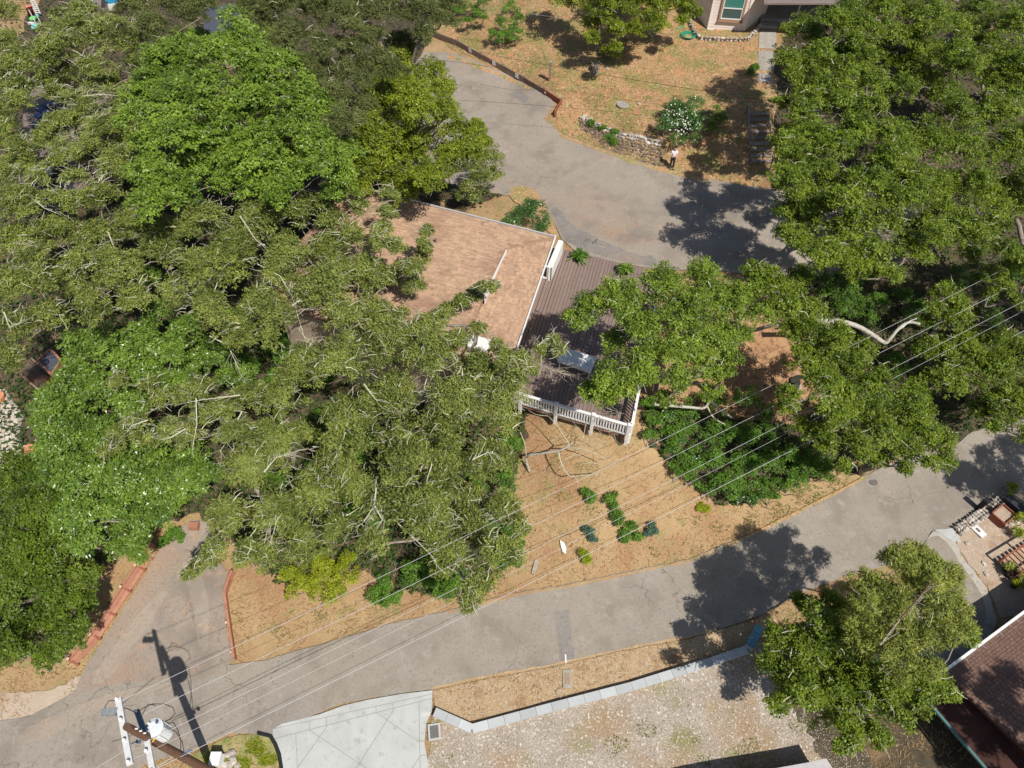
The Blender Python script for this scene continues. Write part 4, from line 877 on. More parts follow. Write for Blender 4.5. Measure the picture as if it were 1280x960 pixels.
for i, (par, pts, n) in enumerate([
 (bb, [(300,494,7.6),(275,497,7.6),(250,500,7.5),(225,505,7.3)], 10), (bb, [(302,515,7.4),(290,540,7.3),(275,565,7.2)], 20), (bb, [(245,498,7.5),(246,530,7.3),(240,565,7)], 12),
 (bb, [(232,536,7.3),(215,546,7.2),(200,550,7.2)], 8), (bb, [(185,525,7.3),(165,532,7.2),(152,548,7)], 16),
 (d3, [(355,612,7.6),(343,635,7.5),(335,660,7.4),(328,690,7.2)], 22), (d3, [(352,625,7.6),(345,655,7.5),(337,682,7.3)], 14), (d3, [(330,590,7.4),(345,572,7.4),(370,565,7.3)], 16),
 (d3, [(432,540,7.6),(424,562,7.5),(415,580,7.4)], 4), (d4, [(470,610,7.2),(468,632,7.1),(455,652,7),(445,660,6.8)], 26), (d4, [(468,632,7.1),(478,650,7),(470,662,7)], 12),
 (d4, [(498,655,7.2),(515,670,7.1),(530,685,7),(545,700,6.8)], 14), (d4, [(540,580,7.4),(532,605,7.3),(545,600,7.3)], 8), (d4, [(590,575,7.4),(610,565,7.4),(620,580,7.3)], 10),
 (d1, [(322,330,8.8),(350,345,8.7),(365,370,8.6),(388,448,7)], 10), (d1, [(375,375,8.8),(355,390,8.7),(368,398,8.6)], 8), (d1, [(300,270,8.8),(320,300,8.7),(350,320,8.6)], 8),
 (d2, [(535,468,8.6),(530,485,8.5),(540,500,8.4)], 8), (d2, [(455,480,8.6),(470,500,8.5),(500,505,8.4)], 9), (d2, [(378,450,8.6),(388,430,8.5),(372,410,8.5)], 8), (d2, [(595,520,8.4),(570,525,8.3),(560,545,8.2)], 9),
 (d3, [(262,420,7.8),(285,432,7.8),(298,460,7.6)], 12), (le, [(30,240,8.6),(55,260,8.5),(75,268,8.4)], 6), (le, [(135,290,8.6),(145,315,8.5),(155,335,8.3)], 6), (le, [(80,320,8.4),(98,310,8.4),(130,305,8.4)], 7),
 (le, [(5,390,8.6),(12,410,8.5),(30,400,8.4)], 9), (find('olive oak beside the brown'), [(105,120,8.4),(128,118,8.3),(150,120,8.2)], 9), (find('olive oak beside the brown'), [(172,138,8.4),(185,128,8.3),(205,94,8.4)], 6),
 (le, [(30,228,8.2),(42,212,8.2),(62,210,8.2)], 3)]):
    spray(par, pts, n, seed=i+50)
# bare trunk streak of the leaning conifer
bough(pine, 'bare_trunk', [(1100,806,8.6),(1112,790,8.9),(1130,768,9.3),(1150,745,9.7),(1166,725,10)], .045, .02, 'pole', 7)
spray(pine, [(1100,806,8.7),(1130,768,9.3),(1160,732,9.8)], 26, .03, 91, 'drytwig', .7)
# (dead tree)
# dead branching tree on the bank, left of the deck corner
dt = thing('dead_tree', hit(660,588), 'bare lichened dead tree on the straw bank below the deck', 'tree')
for pts, r0, r1 in [([(662,590,0),(658,572,1.0),(675,567,1.6),(700,563,2.0),(712,556,2.2)],.13,.07), ([(698,565,2.0),(702,580,1.8),(712,595,1.6),(730,594,1.6),(755,592,1.6)],.07,.03),
                    ([(708,560,2.1),(720,560,2.2),(740,565,2.2),(765,578,2.0)],.06,.025), ([(712,556,2.2),(705,545,2.4),(695,530,2.6),(685,520,2.7)],.05,.02), ([(658,572,1.0),(656,555,1.6),(650,540,2)],.06,.03),
                    ([(715,556,2.2),(735,552,2.4),(750,542,2.6)],.04,.015), ([(702,580,1.8),(696,592,1.6),(698,600,1.5)],.03,.012), ([(685,520,2.7),(670,518,2.8),(660,512,2.8)],.03,.012)]:
    bough(dt, 'bare_branch', pts, r0*.62, r1*.6, 'lichen' if r0 < .1 else 'pale_bark', 6)
rr = np.random.default_rng(77); mb = MB()
for _ in range(60):
    a = hit(rr.uniform(655, 780), rr.uniform(505, 600), rr.uniform(1.2, 2.6)); b = a+Vector((rr.normal()*.6, rr.normal()*.6, rr.normal()*.25)); limb_tube(mb, a, b, .014, .006, rr, 3, 3, .15)
mb.build('bare_twigs', M['lichen'], dt, kind='stuff')
# brown dead twigs over the deck, hanging from the middle oak
spray(find('olive lichened oak in the middle'), [(672,455,4.8),(690,462,4.8),(712,470,4.6),(735,478,4.5)], 70, .03, 88, 'drytwig', 1.0)
# ---------------------------------------------------------------- main house with tan hip roof
ZE = 7.8                                       # eave height
C0 = P(692, 297, ZE); A1 = P(523, 253, ZE); A2 = P(648, 430, ZE)
eu = (A1-C0).normalized(); ev = (A2-C0).normalized()
ang = math.degrees(eu.angle(ev))
# square the corner, keep the bisector
bis = (eu+ev).normalized(); per = Vector((-bis.y, bis.x, 0)); per = per if per.dot(eu) > 0 else -per
ha = R(45+(ang-90)/2*.85) if True else 0
eu = (bis*math.cos(ha)+per*math.sin(ha)); ev = (bis*math.cos(ha)-per*math.sin(ha))
UX = Vector((0, 0, 1)); SL = .16
def HP(u, v, z=0): return C0+eu*u+ev*v+Vector((0, 0, z))
def uv_of(px, py, z):
    p = P(px, py, z)-C0; d = eu.x*ev.y-eu.y*ev.x
    return ((p.x*ev.y-p.y*ev.x)/d, (eu.x*p.y-eu.y*p.x)/d)
LU = uv_of(436, 234, ZE)[0]; LV = uv_of(632, 478, ZE)[1]
print('house angle', ang, 'LU', LU, 'LV', LV)
U0 = uv_of(627, 325, ZE+.55)[0]
hs = thing('tan_roofed_house', (*HP(LU/2, LV/2)[:2], T(*HP(LU/2, LV/2)[:2])), 'house with a tan shingle hip roof beside the brown deck', 'house')
mb = MB(); wl = [HP(.45, .45), HP(LU-.3, .45), HP(LU-.3, LV-.4), HP(.45, LV-.4)]
mb.prism([(p.x, p.y) for p in wl], 1.0, ZE-.05); mb.build('wall', M['tanwall'], hs)
VR = LV*.62                                     # main plane climbs from the top eave to its ridge
mb = MB()
mb.plate([HP(-.02, -.02, 0), HP(LU, -.02, 0), HP(LU, VR, SL*VR), HP(U0, VR, SL*VR), HP(U0, U0, SL*U0)], .16)
mb.plate([HP(U0+.001, VR+.002, SL*VR), HP(LU, VR+.002, SL*VR), HP(LU, LV, SL*VR-.1*(LV-VR)), HP(U0+.001, LV, SL*VR-.1*(LV-VR))], .16)
mb.plate([HP(-.02, -.02, -.004), HP(U0-.002, U0-.002, SL*U0-.004), HP(U0-.002, LV, SL*U0-.004), HP(-.02, LV, -.004)], .15)
rf = mb.build('roof', M['roof_felt_tan'], hs)
def shingles(name, m, parent, org, du, dv, slope_fn, urange, vrange, inside, wdt, crs, th=.022, seed=1):
    """du along the courses, dv up the slope (plan vectors); slope_fn(u, v) -> rise"""
    r = random.Random(seed); mb = MB(); v = vrange[0]; row = 0
    while v < vrange[1]:
        u = urange[0]-(row % 2)*wdt/2
        while u < urange[1]:
            wj = wdt*r.choice([.6, 1, 1, 1.5]); g = .012
            if inside(u+wj/2, v+crs/2) and inside(u+wj-.02, v+crs*.5) and inside(u+.02, v+crs*.5):
                a = org+du*(u+g)+dv*v; b = org+du*(u+wj-g)+dv*v; c = org+du*(u+wj-g)+dv*(v+crs*1.0); d = org+du*(u+g)+dv*(v+crs*1.0)
                za, zb, zc, zd = slope_fn(u+g, v), slope_fn(u+wj-g, v), slope_fn(u+wj-g, v+crs), slope_fn(u+g, v+crs)
                t = r.random(); lip = th+r.uniform(-.004, .008)
                vs = [a+Vector((0, 0, za+lip)), b+Vector((0, 0, zb+lip)), c+Vector((0, 0, zc+.006)), d+Vector((0, 0, zd+.006)), a+Vector((0, 0, za+.001)), b+Vector((0, 0, zb+.001))]
                f = [(0, 1, 2, 3), (4, 5, 1, 0), (4, 0, 3), (1, 5, 2)]
                if du.cross(dv).z < 0: f = [tuple(reversed(x)) for x in f]
                mb.add(vs, f, t)
            u += wj
        v += crs; row += 1
    return mb.build(name, m, parent, kind='stuff')
shingles('shingle', M['shingle_tan'], rf, C0, eu, ev, lambda u, v: SL*v, (0, LU), (0, VR), lambda u, v: (u > v if v < U0 else u > U0+.03) and u < LU, .34, .145, seed=2)
shingles('shingle', M['shingle_tan'], rf, C0, ev, eu, lambda u, v: SL*v, (0, LV), (0, U0), lambda u, v: u > v and u < LV, .34, .145, seed=3)
shingles('shingle', M['shingle_tan'], rf, C0, eu, ev*-1, lambda u, v: SL*VR-.1*(-v-VR), (U0+.03, LU), (-LV, -VR-.02), lambda u, v: u > U0+.02 and u < LU, .34, .145, seed=4)
mb = MB()     # gutters and fascia
mb.beam(HP(-.1, -.10, .0), HP(LU, -.10, .0), .09, .12); mb.build('gutter', M['trim_grey'], rf)
mb = MB(); mb.beam(HP(-.10, -.14, .01), HP(-.10, LV, .01), .07, .15); mb.build('gutter', M['white'], rf)
mb = MB(); mb.beam(HP(U0-.03, U0+.25, SL*(U0+.25)*.5+SL*U0*.5+.06), HP(U0-.03, VR, SL*VR+.0), .07, .10, t=.5)
mb.add([HP(U0-.0, U0, SL*U0-.1), HP(U0, VR, SL*U0-.1), HP(U0, VR, SL*VR), HP(U0, U0, SL*U0)], [(0, 1, 2, 3)])
mb.build('ridge_trim', M['white'], rf)
def on_roof(px, py, extra=.2):
    z = ZE+.8
    for _ in range(6):
        u, v = uv_of(px, py, z); z = ZE+SL*(min(u, v) if v < U0 or u < U0 else v)
        if u < U0: z = ZE+SL*min(u, v)
    return HP(u, v, z-ZE)
p = on_roof(491, 286); mb = MB(); mb.cyl(p, .17, .28, 14); mb.cyl(p+Vector((0, 0, .28)), .27, .16, 14, r2=.24); mb.build('round_vent', M['shingle_tan'], rf)
p = on_roof(545, 303); mb = MB(); mb.cyl(p, .06, .3, 10); mb.build('pipe_vent', M['brownplank'], rf)
p = on_roof(478, 252); mb = MB(); mb.cyl(p, .06, .25, 10); mb.build('pipe_vent', M['steel'], rf)
p = on_roof(596, 431); mb = MB(); mb.box(p+Vector((0, 0, .10)), (1.35, .85, .2), (eu, ev, UX)); sk = mb.build('skylight', M['white'], rf)
mb = MB(); mb.box(p+Vector((0, 0, .22)), (1.15, .66, .05), (eu, ev, UX)); mb.build('dome', M['white'], rf)

# ---------------------------------------------------------------- deck
ZD = 5.62
def DP(px, py, z=ZD): return P(px, py, z)
da = DP(702, 311); dn = DP(822, 341); 
du = (DP(820, 341)-DP(704, 313)).normalized()      # along the road edge, away from the house
dvv = -ev if (-ev).dot(DP(790, 545)-da) > 0 else ev
dd = du.x*dvv.y-du.y*dvv.x
def duv(px, py, z=ZD):
    p = P(px, py, z)-da; return ((p.x*dvv.y-p.y*dvv.x)/dd, (du.x*p.y-du.y*p.x)/dd)
U_END, V_END = duv(786, 545)
print('deck', U_END, V_END, math.degrees(du.angle(dvv)), duv(838, 345), duv(600, 478), duv(684, 345))
def DQ(u, v, z=0): return da+du*u+dvv*v+Vector((0, 0, z))
deck = thing('deck', Vector((*DQ(U_END/2, V_END/2)[:2], T(*DQ(U_END/2, V_END/2)[:2]))), 'brown board deck between the tan roof and the upper road', 'deck')
mb = MB(); u = -2.1; mb.box(DQ((U_END-1.9)/2+.0, V_END/2, -.17), (U_END+1.9, V_END-.1, .2), (du, (dvv-du*dvv.dot(du)).normalized(), UX)); fr = mb.build('deck_frame', M['brownplank'], deck)
ubs = []; uu = duv(684, 345)[0]; U_L = uu
bw = .205; base_me = None; kk = 0
u = U_L
while u < U_END-.05:
    r_ = random.Random(kk); v0 = .0 if u > 0.0 else duv(684, 345)[1]
    L0 = V_END-v0; a = DQ(u+bw/2, v0, 0); b = DQ(u+bw/2, V_END, 0)
    gap = .018 if kk != 2 else .05
    mb = MB(); mid = (a+b)/2; n1_ = (dvv-du*dvv.dot(du)).normalized()
    wd = bw*abs(du.dot(Vector((dvv.y, -dvv.x, 0)))) 
    q1 = DQ(u+gap/2, v0); q2 = DQ(u+bw-gap/2, v0); q3 = DQ(u+bw-gap/2, V_END); q4 = DQ(u+gap/2, V_END)
    mb.plate([q1, q2, q3, q4], .04, r_.random()); mb.build('deck_board', M['deck'], deck); u += bw; kk += 1
mb = MB(); mb.plate([DQ(U_L-1.15, 1.0, -.001), DQ(U_L-.03, 1.0, -.001), DQ(U_L-.03, V_END, -.001), DQ(U_L-1.15, V_END, -.001)], .05); mb.build('walkway_panel', M['deck'], deck)
for i in range(4):
    for v in (.3, V_END*.5, V_END-.25):
        p = DQ(.3+i*(U_END-.6)/3, v); mb = MB(); g0 = T(p.x, p.y)
        if ZD-.3-g0 > .3: mb.beam((p.x, p.y, g0-.2), (p.x, p.y, ZD-.28), .18, .18, Vector((0, 1, 0))); mb.build('support_post', M['brownplank'], deck)
# railing
rl = thing('railing', DQ(U_END, V_END), 'white baluster railing round the lower corner of the brown deck', 'railing')
def rail_run(a, b, post_at, n_bal, par, hh=.95, side=False):
    mb = MB(); mb.beam(a+Vector((0, 0, hh)), b+Vector((0, 0, hh)), .15, .045); mb.build('top_rail', M['white'], par)
    mb = MB(); mb.beam(a+Vector((0, 0, hh-.09)), b+Vector((0, 0, hh-.09)), .045, .09); mb.build('sub_rail', M['white'], par)
    mb = MB(); mb.beam(a+Vector((0, 0, .12)), b+Vector((0, 0, .12)), .05, .09); mb.build('bottom_rail', M['white'], par)
    me = None; X = (b-a).normalized(); Y = Vector((-X.y, X.x, 0))
    for i in range(n_bal):
        p = a.lerp(b, (i+.5)/n_bal)
        if me is None:
            q = MB(); q.box((0, 0, .47), (.075, .05, .72), (X, Y, UX)); me = q.mesh('baluster', M['white'])
        put('baluster', me, par, p-wloc(par))
    for t in post_at:
        p = a.lerp(b, t); q = MB(); q.box(p+Vector((0, 0, .12)), (.15, .15, 1.75), (X, Y, UX)); q.box(p+Vector((0, 0, 1.02)), (.19, .19, .05), (X, Y, UX)); q.build('post', M['white'], par)
vr = V_END+.03
rc = DQ(U_END+.02, vr); rleft = DP(606, 474); rleft = DQ(duv(606, 474)[0], vr)
rail_run(rc, rleft, [0.012, .24, .48, .72, .98], 56, rl)
rtop = DP(838, 345); rail_run(rc+du*.02, DQ(U_END+.04, duv(812, 452)[1]), [.03, .5, .97], 26, rl)
rail_run(DQ(U_END+.04, duv(812, 452)[1]-.15), DQ(U_END+.04, .35), [.5, .97], 16, rl)
# white rail stand by the eave corner
w0 = DP(701, 318); w1 = DP(686, 350); wx = (w1-w0).normalized(); wy = Vector((-wx.y, wx.x, 0)); wL = (w1-w0).length
gt = thing('railing', w0, 'short white boxed railing between the roof corner and the deck', 'railing')
hh = 1.05
top0 = P(701, 301, ZD+hh); top1 = P(687, 334, ZD+hh); X = (top1-top0).normalized(); Y = Vector((-X.y, X.x, 0)); 
if Y.dot(eu) < 0: Y = -Y
L = (top1-top0).length
mb = MB(); mb.beam(top0, top1, .30, .05); mb.build('cap_board', M['white'], gt)
mb = MB(); mb.beam(top0-Y*.15-Vector((0, 0, .5)), top1-Y*.15-Vector((0, 0, .5)), .04, .95); mb.build('side_panel', M['white'], gt)
mb = MB(); mb.beam(top1, top1+Y*.75, .10, .07); mb.beam(top1-Vector((0, 0, .95)), top1+Y*.75-Vector((0, 0, .95)), .08, .09); mb.build('end_rail', M['white'], gt)
for k in range(3):
    q = top1+Y*(.12+.28*k); mb = MB(); mb.beam(q-Vector((0, 0, 1.0)), q, .06, .06, Vector((0, 1, 0))); mb.build('baluster', M['white'], gt)
mb = MB(); mb.beam(top0+Y*.75+X*1.3, top1+Y*.75, .07, .07); mb.build('end_rail', M['white'], gt)
for k in (0, 1):
    q = (top0, top1)[k]; mb = MB(); mb.beam(q-Vector((0, 0, 1.05)), q, .12, .12, Vector((0, 1, 0))); mb.build('post', M['white'], gt)
# potted plants
def frond_plant(name, label, px, py, h, n, m, ln, seed, wid=.05):
    b = DP(px, py); t = thing(name, b, label, 'plant', 'potted plants on the deck edge')
    mb = MB(); mb.prism([(b.x-.19, b.y-.19), (b.x+.19, b.y-.19), (b.x+.19, b.y+.19), (b.x-.19, b.y+.19)], b.z, b.z+.38); mb.build('pot', M['black'], t)
    r = random.Random(seed); mb = MB()
    for i in range(n):
        a = r.uniform(0, 6.28); el = r.uniform(.15, 1.3); L = ln*r.uniform(.6, 1.1); c = Vector((b.x, b.y, b.z+.36)); d = Vector((math.cos(a)*math.cos(el), math.sin(a)*math.cos(el), math.sin(el)))
        sd = Vector((-math.sin(a), math.cos(a), 0)); pts = [c+d*L*s+Vector((0, 0, -.55*L*s*s)) for s in (0, .33, .66, 1)]; ws = [.01, wid, wid*.8, .004]
        vs = []
        for q, ww in zip(pts, ws): vs += [q-sd*ww, q+sd*ww]
        mb.add(vs, [(0, 1, 3, 2), (2, 3, 5, 4), (4, 5, 7, 6)], r.random())
    mb.build('leaves', M[m], t, kind='stuff'); return t
frond_plant('potted_plant', 'dark green palm like potted plant nearest the roof corner', 723, 325, .5, 75, 'lf_shrub', .85, 1, .06)
frond_plant('potted_plant', 'paler leafy potted plant further along the deck edge', 781, 341, .5, 130, 'lf_bay', .72, 2, .055)
# white cloth covered table
tc = [DP(705, 434, ZD+.75), DP(746, 447, ZD+.75), DP(739, 464, ZD+.75), DP(697, 449, ZD+.75)]
tb = thing('table', Vector((*((tc[0]+tc[2])/2)[:2], ZD)), 'long white covered table on the deck under the oak', 'table')
mb = MB(); mb.plate(tc, .07); mb.build('table_top', M['white'], tb)
for q in tc:
    c = (tc[0]+tc[2])/2; s = q.lerp(c, .12); mb = MB(); mb.beam((s.x, s.y, ZD), (s.x, s.y, ZD+.69), .06, .06, Vector((0, 1, 0))); mb.build('leg', M['white'], tb)
mb = MB(); mb.plate([tc[3], tc[2], tc[2]-Vector((0, 0, .22)), tc[3]-Vector((0, 0, .22))], .012); mb.build('cloth_edge', M['white'], tb)

# ---------------------------------------------------------------- brown roofed house, lower right
ZG = 2.2
q0 = P(1172, 848, ZG); q1 = P(1281, 767, ZG); qe = (q1-q0).normalized(); q2 = P(1256, 960, ZG)
nn = Vector((-qe.y, qe.x, 0)); nn = nn if nn.dot(q2-q0) > 0 else -nn
bh = thing('brown_roofed_house', Vector((*(q0+qe*4+nn*4)[:2], T(*(q0+qe*4+nn*4)[:2]))), 'house with dark brown shingle roof and white gutter in the lower right corner', 'house')
LB = 11.; WB = 5.2; sB = .22
c1 = q0+qe*.35; side = (P(1250, 962, ZG+sB*4.5)-P(1190, 878, ZG+.5)); side.z = 0; side.normalize()
def BP(u, v): return c1+qe*u+nn*v+Vector((0, 0, sB*v))
uslope = (P(1245, 960, ZG+1)-q0).dot(qe)/max(.1, (P(1245, 960, ZG+1)-q0).dot(nn)); print('brown skew', uslope)
mb = MB(); mb.plate([BP(0, 0), BP(LB, 0), BP(LB, WB), BP(0, WB)], .14); mb.plate([BP(0, WB), BP(LB, WB), BP(LB, WB)+nn*WB-UX*sB*WB, BP(0, WB)+nn*WB-UX*sB*WB], .14); brf = mb.build('roof', M['roof_felt_brown'], bh)
shingles('shingle', M['shingle_brown'], brf, c1, qe, nn, lambda u, v: sB*v, (0, LB), (0, WB), lambda u, v: 0 < u < LB, .22, .14, .018, seed=9)
mb = MB(); mb.beam(q0-nn*.07+UX*.02, q0+qe*LB-nn*.07+UX*.02, .12, .12); mb.build('gutter', M['white'], brf)
for k in range(7):
    s = q0+qe*(1.2*k+.6)-nn*.03+UX*.05; mb = MB(); mb.beam(s, s+nn*.2, .04, .04); mb.build('gutter_hanger', M['steel'], brf)
mb = MB(); w4 = [BP(1.5, .4), BP(LB-.3, .4), BP(LB-.3, WB*2-.4), BP(1.5, WB*2-.4)]; mb.prism([(p.x, p.y) for p in w4], -2, ZG-.12); mb.build('wall', M['roof_red'], bh)
# lower red porch roof along the gable side, tree shade put into its colour
a0 = BP(0, 0.25); mb = MB()
lz = Vector((0, 0, -.9))
pr = [BP(.35, .35)+Vector((0, 0, -.25)), BP(.35, WB*2-.2)-Vector((0, 0, sB*WB*1.2+.25)), BP(.25, WB*2-.2)-Vector((0, 0, sB*WB*1.2+.75))-qe*1.35, BP(.25, .35)+Vector((0, 0, -.75))-qe*1.35]
pr[0].z = pr[1].z = ZG-.2; pr[2].z = pr[3].z = ZG-.6
for k in range(12):
    a = pr[0].lerp(pr[1], k/12); b = pr[0].lerp(pr[1], (k+1)/12-.0004); c = pr[3].lerp(pr[2], (k+1)/12-.0004); d = pr[3].lerp(pr[2], k/12)
    mb = MB(); mb.plate([a, b, c, d], .08, (k*.37) % 1); mb.build('porch_roof_panel', M['roof_red'], bh)
mb = MB(); mb.beam(pr[3]-qe*.08, pr[2]-qe*.08, .12, .12); mb.build('porch_gutter', M['teal'], bh)
for t in (.05, .5, .95):
    q = pr[3].lerp(pr[2], t)+qe*.15; mb = MB(); mb.beam((q.x, q.y, T(q.x, q.y)-.1), (q.x, q.y, q.z-.1), .12, .12, Vector((0, 1, 0))); mb.build('porch_post', M['redwood'], bh)
# grey topped shed at the bottom edge
zs = 1.05
sp = [P(1010, 953, zs), P(1033, 948, zs), P(1050, 975, zs), P(1060, 1060, zs), P(850, 1060, zs), P(845, 985, zs), P(905, 972, zs)]
g0 = min(T(q.x, q.y) for q in sp)
sh = thing('shed', Vector((*P(960, 1000, 0)[:2], g0)), 'low shed with grey edged flat roof cut by the bottom edge', 'shed')
mb = MB(); ins = inset([(q.x, q.y) for q in sp], .12); mb.prism(ins, g0-.3, zs-.06); mb.build('wall', M['tanwall'], sh)
mb = MB(); mb.prism([(q.x, q.y) for q in sp], zs-.06, zs); mb.build('roof', M['trim_grey'], sh)

# ---------------------------------------------------------------- cream house with bay window, top edge
zb = Zm(15.5)+.1; HT = 3.6
F = [P(858, 14, zb), P(884, 38, zb), P(929, 41, zb), P(953, 27, zb), P(955, -20, zb)]
ch = thing('cream_house', Vector((*F[1][:2], zb)), 'cream clad house with a bay window at the top edge', 'house')
mb = MB()
pts = [P(845, -60, zb)]+F+[P(1010, -60, zb)]
mb2 = MB(); mb2.prism([(p.x, p.y) for p in F]+[(P(955, -90, zb).x, P(955, -90, zb).y), (P(850, -90, zb).x, P(850, -90, zb).y)], zb-.8, zb+HT-.3); mb2.build('core_wall', M['cream'], ch)
for (i, j) in ((0, 1), (1, 2), (2, 3), (3, 4)):
    a, b = F[i], F[j]; d = (b-a).normalized(); out = Vector((d.y, -d.x, 0))
    if out.dot(Vector((0, -1, 0))) < 0 and i != 3: out = -out
    if i == 3: out = Vector((1, 0, 0)) if out.x < 0 else out
    for k in range(15):
        z0 = zb+.12+k*.225; mb = MB(); 
        aa = a+out*.012; bb_ = b+out*.012
        vs = [aa+UX*(z0-zb)+out*.014, bb_+UX*(z0-zb)+out*.014, bb_+UX*(z0-zb+.222), aa+UX*(z0-zb+.222), aa+UX*(z0-zb), bb_+UX*(z0-zb)]
        mb.add(vs, [(0, 1, 2, 3), (0, 4, 5, 1), (0, 3, 4), (1, 5, 2)], random.random()); mb.build('siding_board', M['cream'], ch)
    mb = MB(); mb.beam(a+out*.05+UX*.05, b+out*.05+UX*.05, .06, .16); mb.build('base_trim', M['white'], ch)
    for q in (a, b): 
        mb = MB(); mb.beam(q+out*.02+UX*.1, q+out*.02+UX*HT, .09, .09, Vector((0, 1, 0))); mb.build('corner_trim', M['cream'], ch)
fa, fb_ = F[1], F[2]; fd = (fb_-fa).normalized(); fo = Vector((fd.y, -fd.x, 0)); fo = fo if fo.y < 0 else -fo; FL = (fb_-fa).length
wx0, wx1, wz0, wz1 = FL*.28, FL*.84, .95, 2.75
def FW(x, z, o): return fa+fd*x+UX*z+fo*o
win = MB()
for (x, z, sx, sz) in (((wx0+wx1)/2, wz0, wx1-wx0+.28, .13), ((wx0+wx1)/2, wz1, wx1-wx0+.28, .13), (wx0-.07, (wz0+wz1)/2, .14, wz1-wz0-.14), (wx1+.07, (wz0+wz1)/2, .14, wz1-wz0-.14)):
    win.box(FW(x, z, .09), (sx, .10, sz), (fd, fo, UX))
wo = win.build('window', M['brown_trim'], ch)
sa = MB(); zm = (wz0+wz1)/2
for z in (wz0+.10, zm, wz1-.1): sa.box(FW((wx0+wx1)/2, z, .085), (wx1-wx0-.02, .07, .07), (fd, fo, UX))
for x in (wx0+.04, wx1-.04):
    sa.box(FW(x, (zm+wz0)/2+.03, .083), (.07, .06, zm-wz0-.14), (fd, fo, UX)); sa.box(FW(x, (zm+wz1)/2, .083), (.07, .06, wz1-zm-.17), (fd, fo, UX))
sa.build('sash', M['white'], wo)
for z0, z1, m in ((wz0+.13, zm-.04, 'glass_dark'), (zm+.04, wz1-.13, 'glass_teal')):
    q = MB(); q.box(FW((wx0+wx1)/2, (z0+z1)/2, .065), (wx1-wx0-.14, .03, z1-z0), (fd, fo, UX)); q.build('pane', M[m], wo)
mb = MB(); mb.box(FW((wx0+wx1)/2, wz0-.1, .13), (wx1-wx0+.36, .16, .06), (fd, fo, UX)); mb.build('sill', M['brown_trim'], wo)
mb = MB(); ro = [P(840, 8, zb)+Vector((0, 1.2, 0)), F[1]+fo*.4-fd*.5, F[2]+fo*.4+fd*.5, F[3]+Vector((.5, -.3, 0)), P(965, -90, zb), P(835, -90, zb)]
mb.prism([(p.x, p.y) for p in ro], zb+HT-.3, zb+HT-.1); mb.build('roof', M['roof_taupe'], ch)
# stone planter below the bay
pl = thing('stone_planter', hit(900, 50), 'low grey stone planter curb round the foot of the bay window', 'planter')
line = [(862,28),(866,40),(874,50),(905,52),(933,52),(944,42),(951,33)]
def stone_meshes(n, s, seed, m='stone'):
    out = []; r = random.Random(seed)
    for k in range(n):
        bm = bmesh.new(); bmesh.ops.create_icosphere(bm, subdivisions=1, radius=.5)
        ax = (1.0, r.uniform(.6, .95), r.uniform(.42, .65))
        for v in bm.verts:
            f = r.uniform(.82, 1.12); v.co = Vector((max(-.42, min(.42, v.co.x*f))*ax[0]*s, max(-.42, min(.42, v.co.y*f))*ax[1]*s, max(-.4, min(.4, v.co.z*f))*ax[2]*s))
        me = bpy.data.meshes.new('stone'); bm.to_mesh(me); bm.free(); me.materials.append(M[m])
        a = me.attributes.new('tint', 'FLOAT', 'FACE'); a.data.foreach_set('value', np.full(len(me.polygons), r.random(), np.float32)); out.append(me)
    return out
SM = stone_meshes(14, .42, 3); SB = stone_meshes(14, .42, 4, 'stone_brown')
def put_stone(parent, p, s, seed, flatz=1, SM=None):
    SM = SM or globals()['SM']
    r = random.Random(seed); o = put('stone', r.choice(SM), parent, p-wloc(parent)); o.rotation_euler = (r.uniform(-.2, .2), r.uniform(-.2, .2), r.uniform(0, 6.28)); o.scale = (s*r.uniform(.85, 1.25), s*r.uniform(.8, 1.1), s*flatz); return o
kk = 0
for i in range(len(line)-1):
    a = hit(*line[i]); b = hit(*line[i+1]); n = max(1, int((b-a).length/.30))
    for j in range(n):
        p = a.lerp(b, (j+.5)/n); p.z = T(p.x, p.y)
        for lv in (0, .2): put_stone(pl, p+UX*(lv+.08), .9, kk); kk += 1
# porch
pz = zb+.6
pp = [P(951, 23, pz), P(1034, 26, pz), P(1045, -40, pz), P(957, -40, pz)]
po = thing('porch', Vector((*P(990, 10, pz)[:2], pz-.6)), 'concrete porch slab with a white post beside the bay window', 'porch')
for k, (t0, t1) in enumerate(((0, .28), (.283, .64), (.643, 1))):
    a = pp[0].lerp(pp[1], t0); b = pp[0].lerp(pp[1], t1); c = pp[3].lerp(pp[2], t1); d = pp[3].lerp(pp[2], t0)
    mb = MB(); mb.plate([a, b, c, d], .6, .3+.2*k); mb.build('slab', M['old_concrete'], po)
for px in (996, 1044):
    q = P(px, 20, pz); mb = MB(); mb.beam(q, q+UX*2.6, .10, .10, Vector((0, 1, 0))); mb.build('post', M['white'], po)
q = [P(955, 4, pz+2.6), P(1080, 4, pz+2.6), P(1090, -60, pz+2.6), P(955, -60, pz+2.6)]
mb = MB(); mb.plate(q, .12); mb.build('porch_roof', M['roof_taupe'], po)
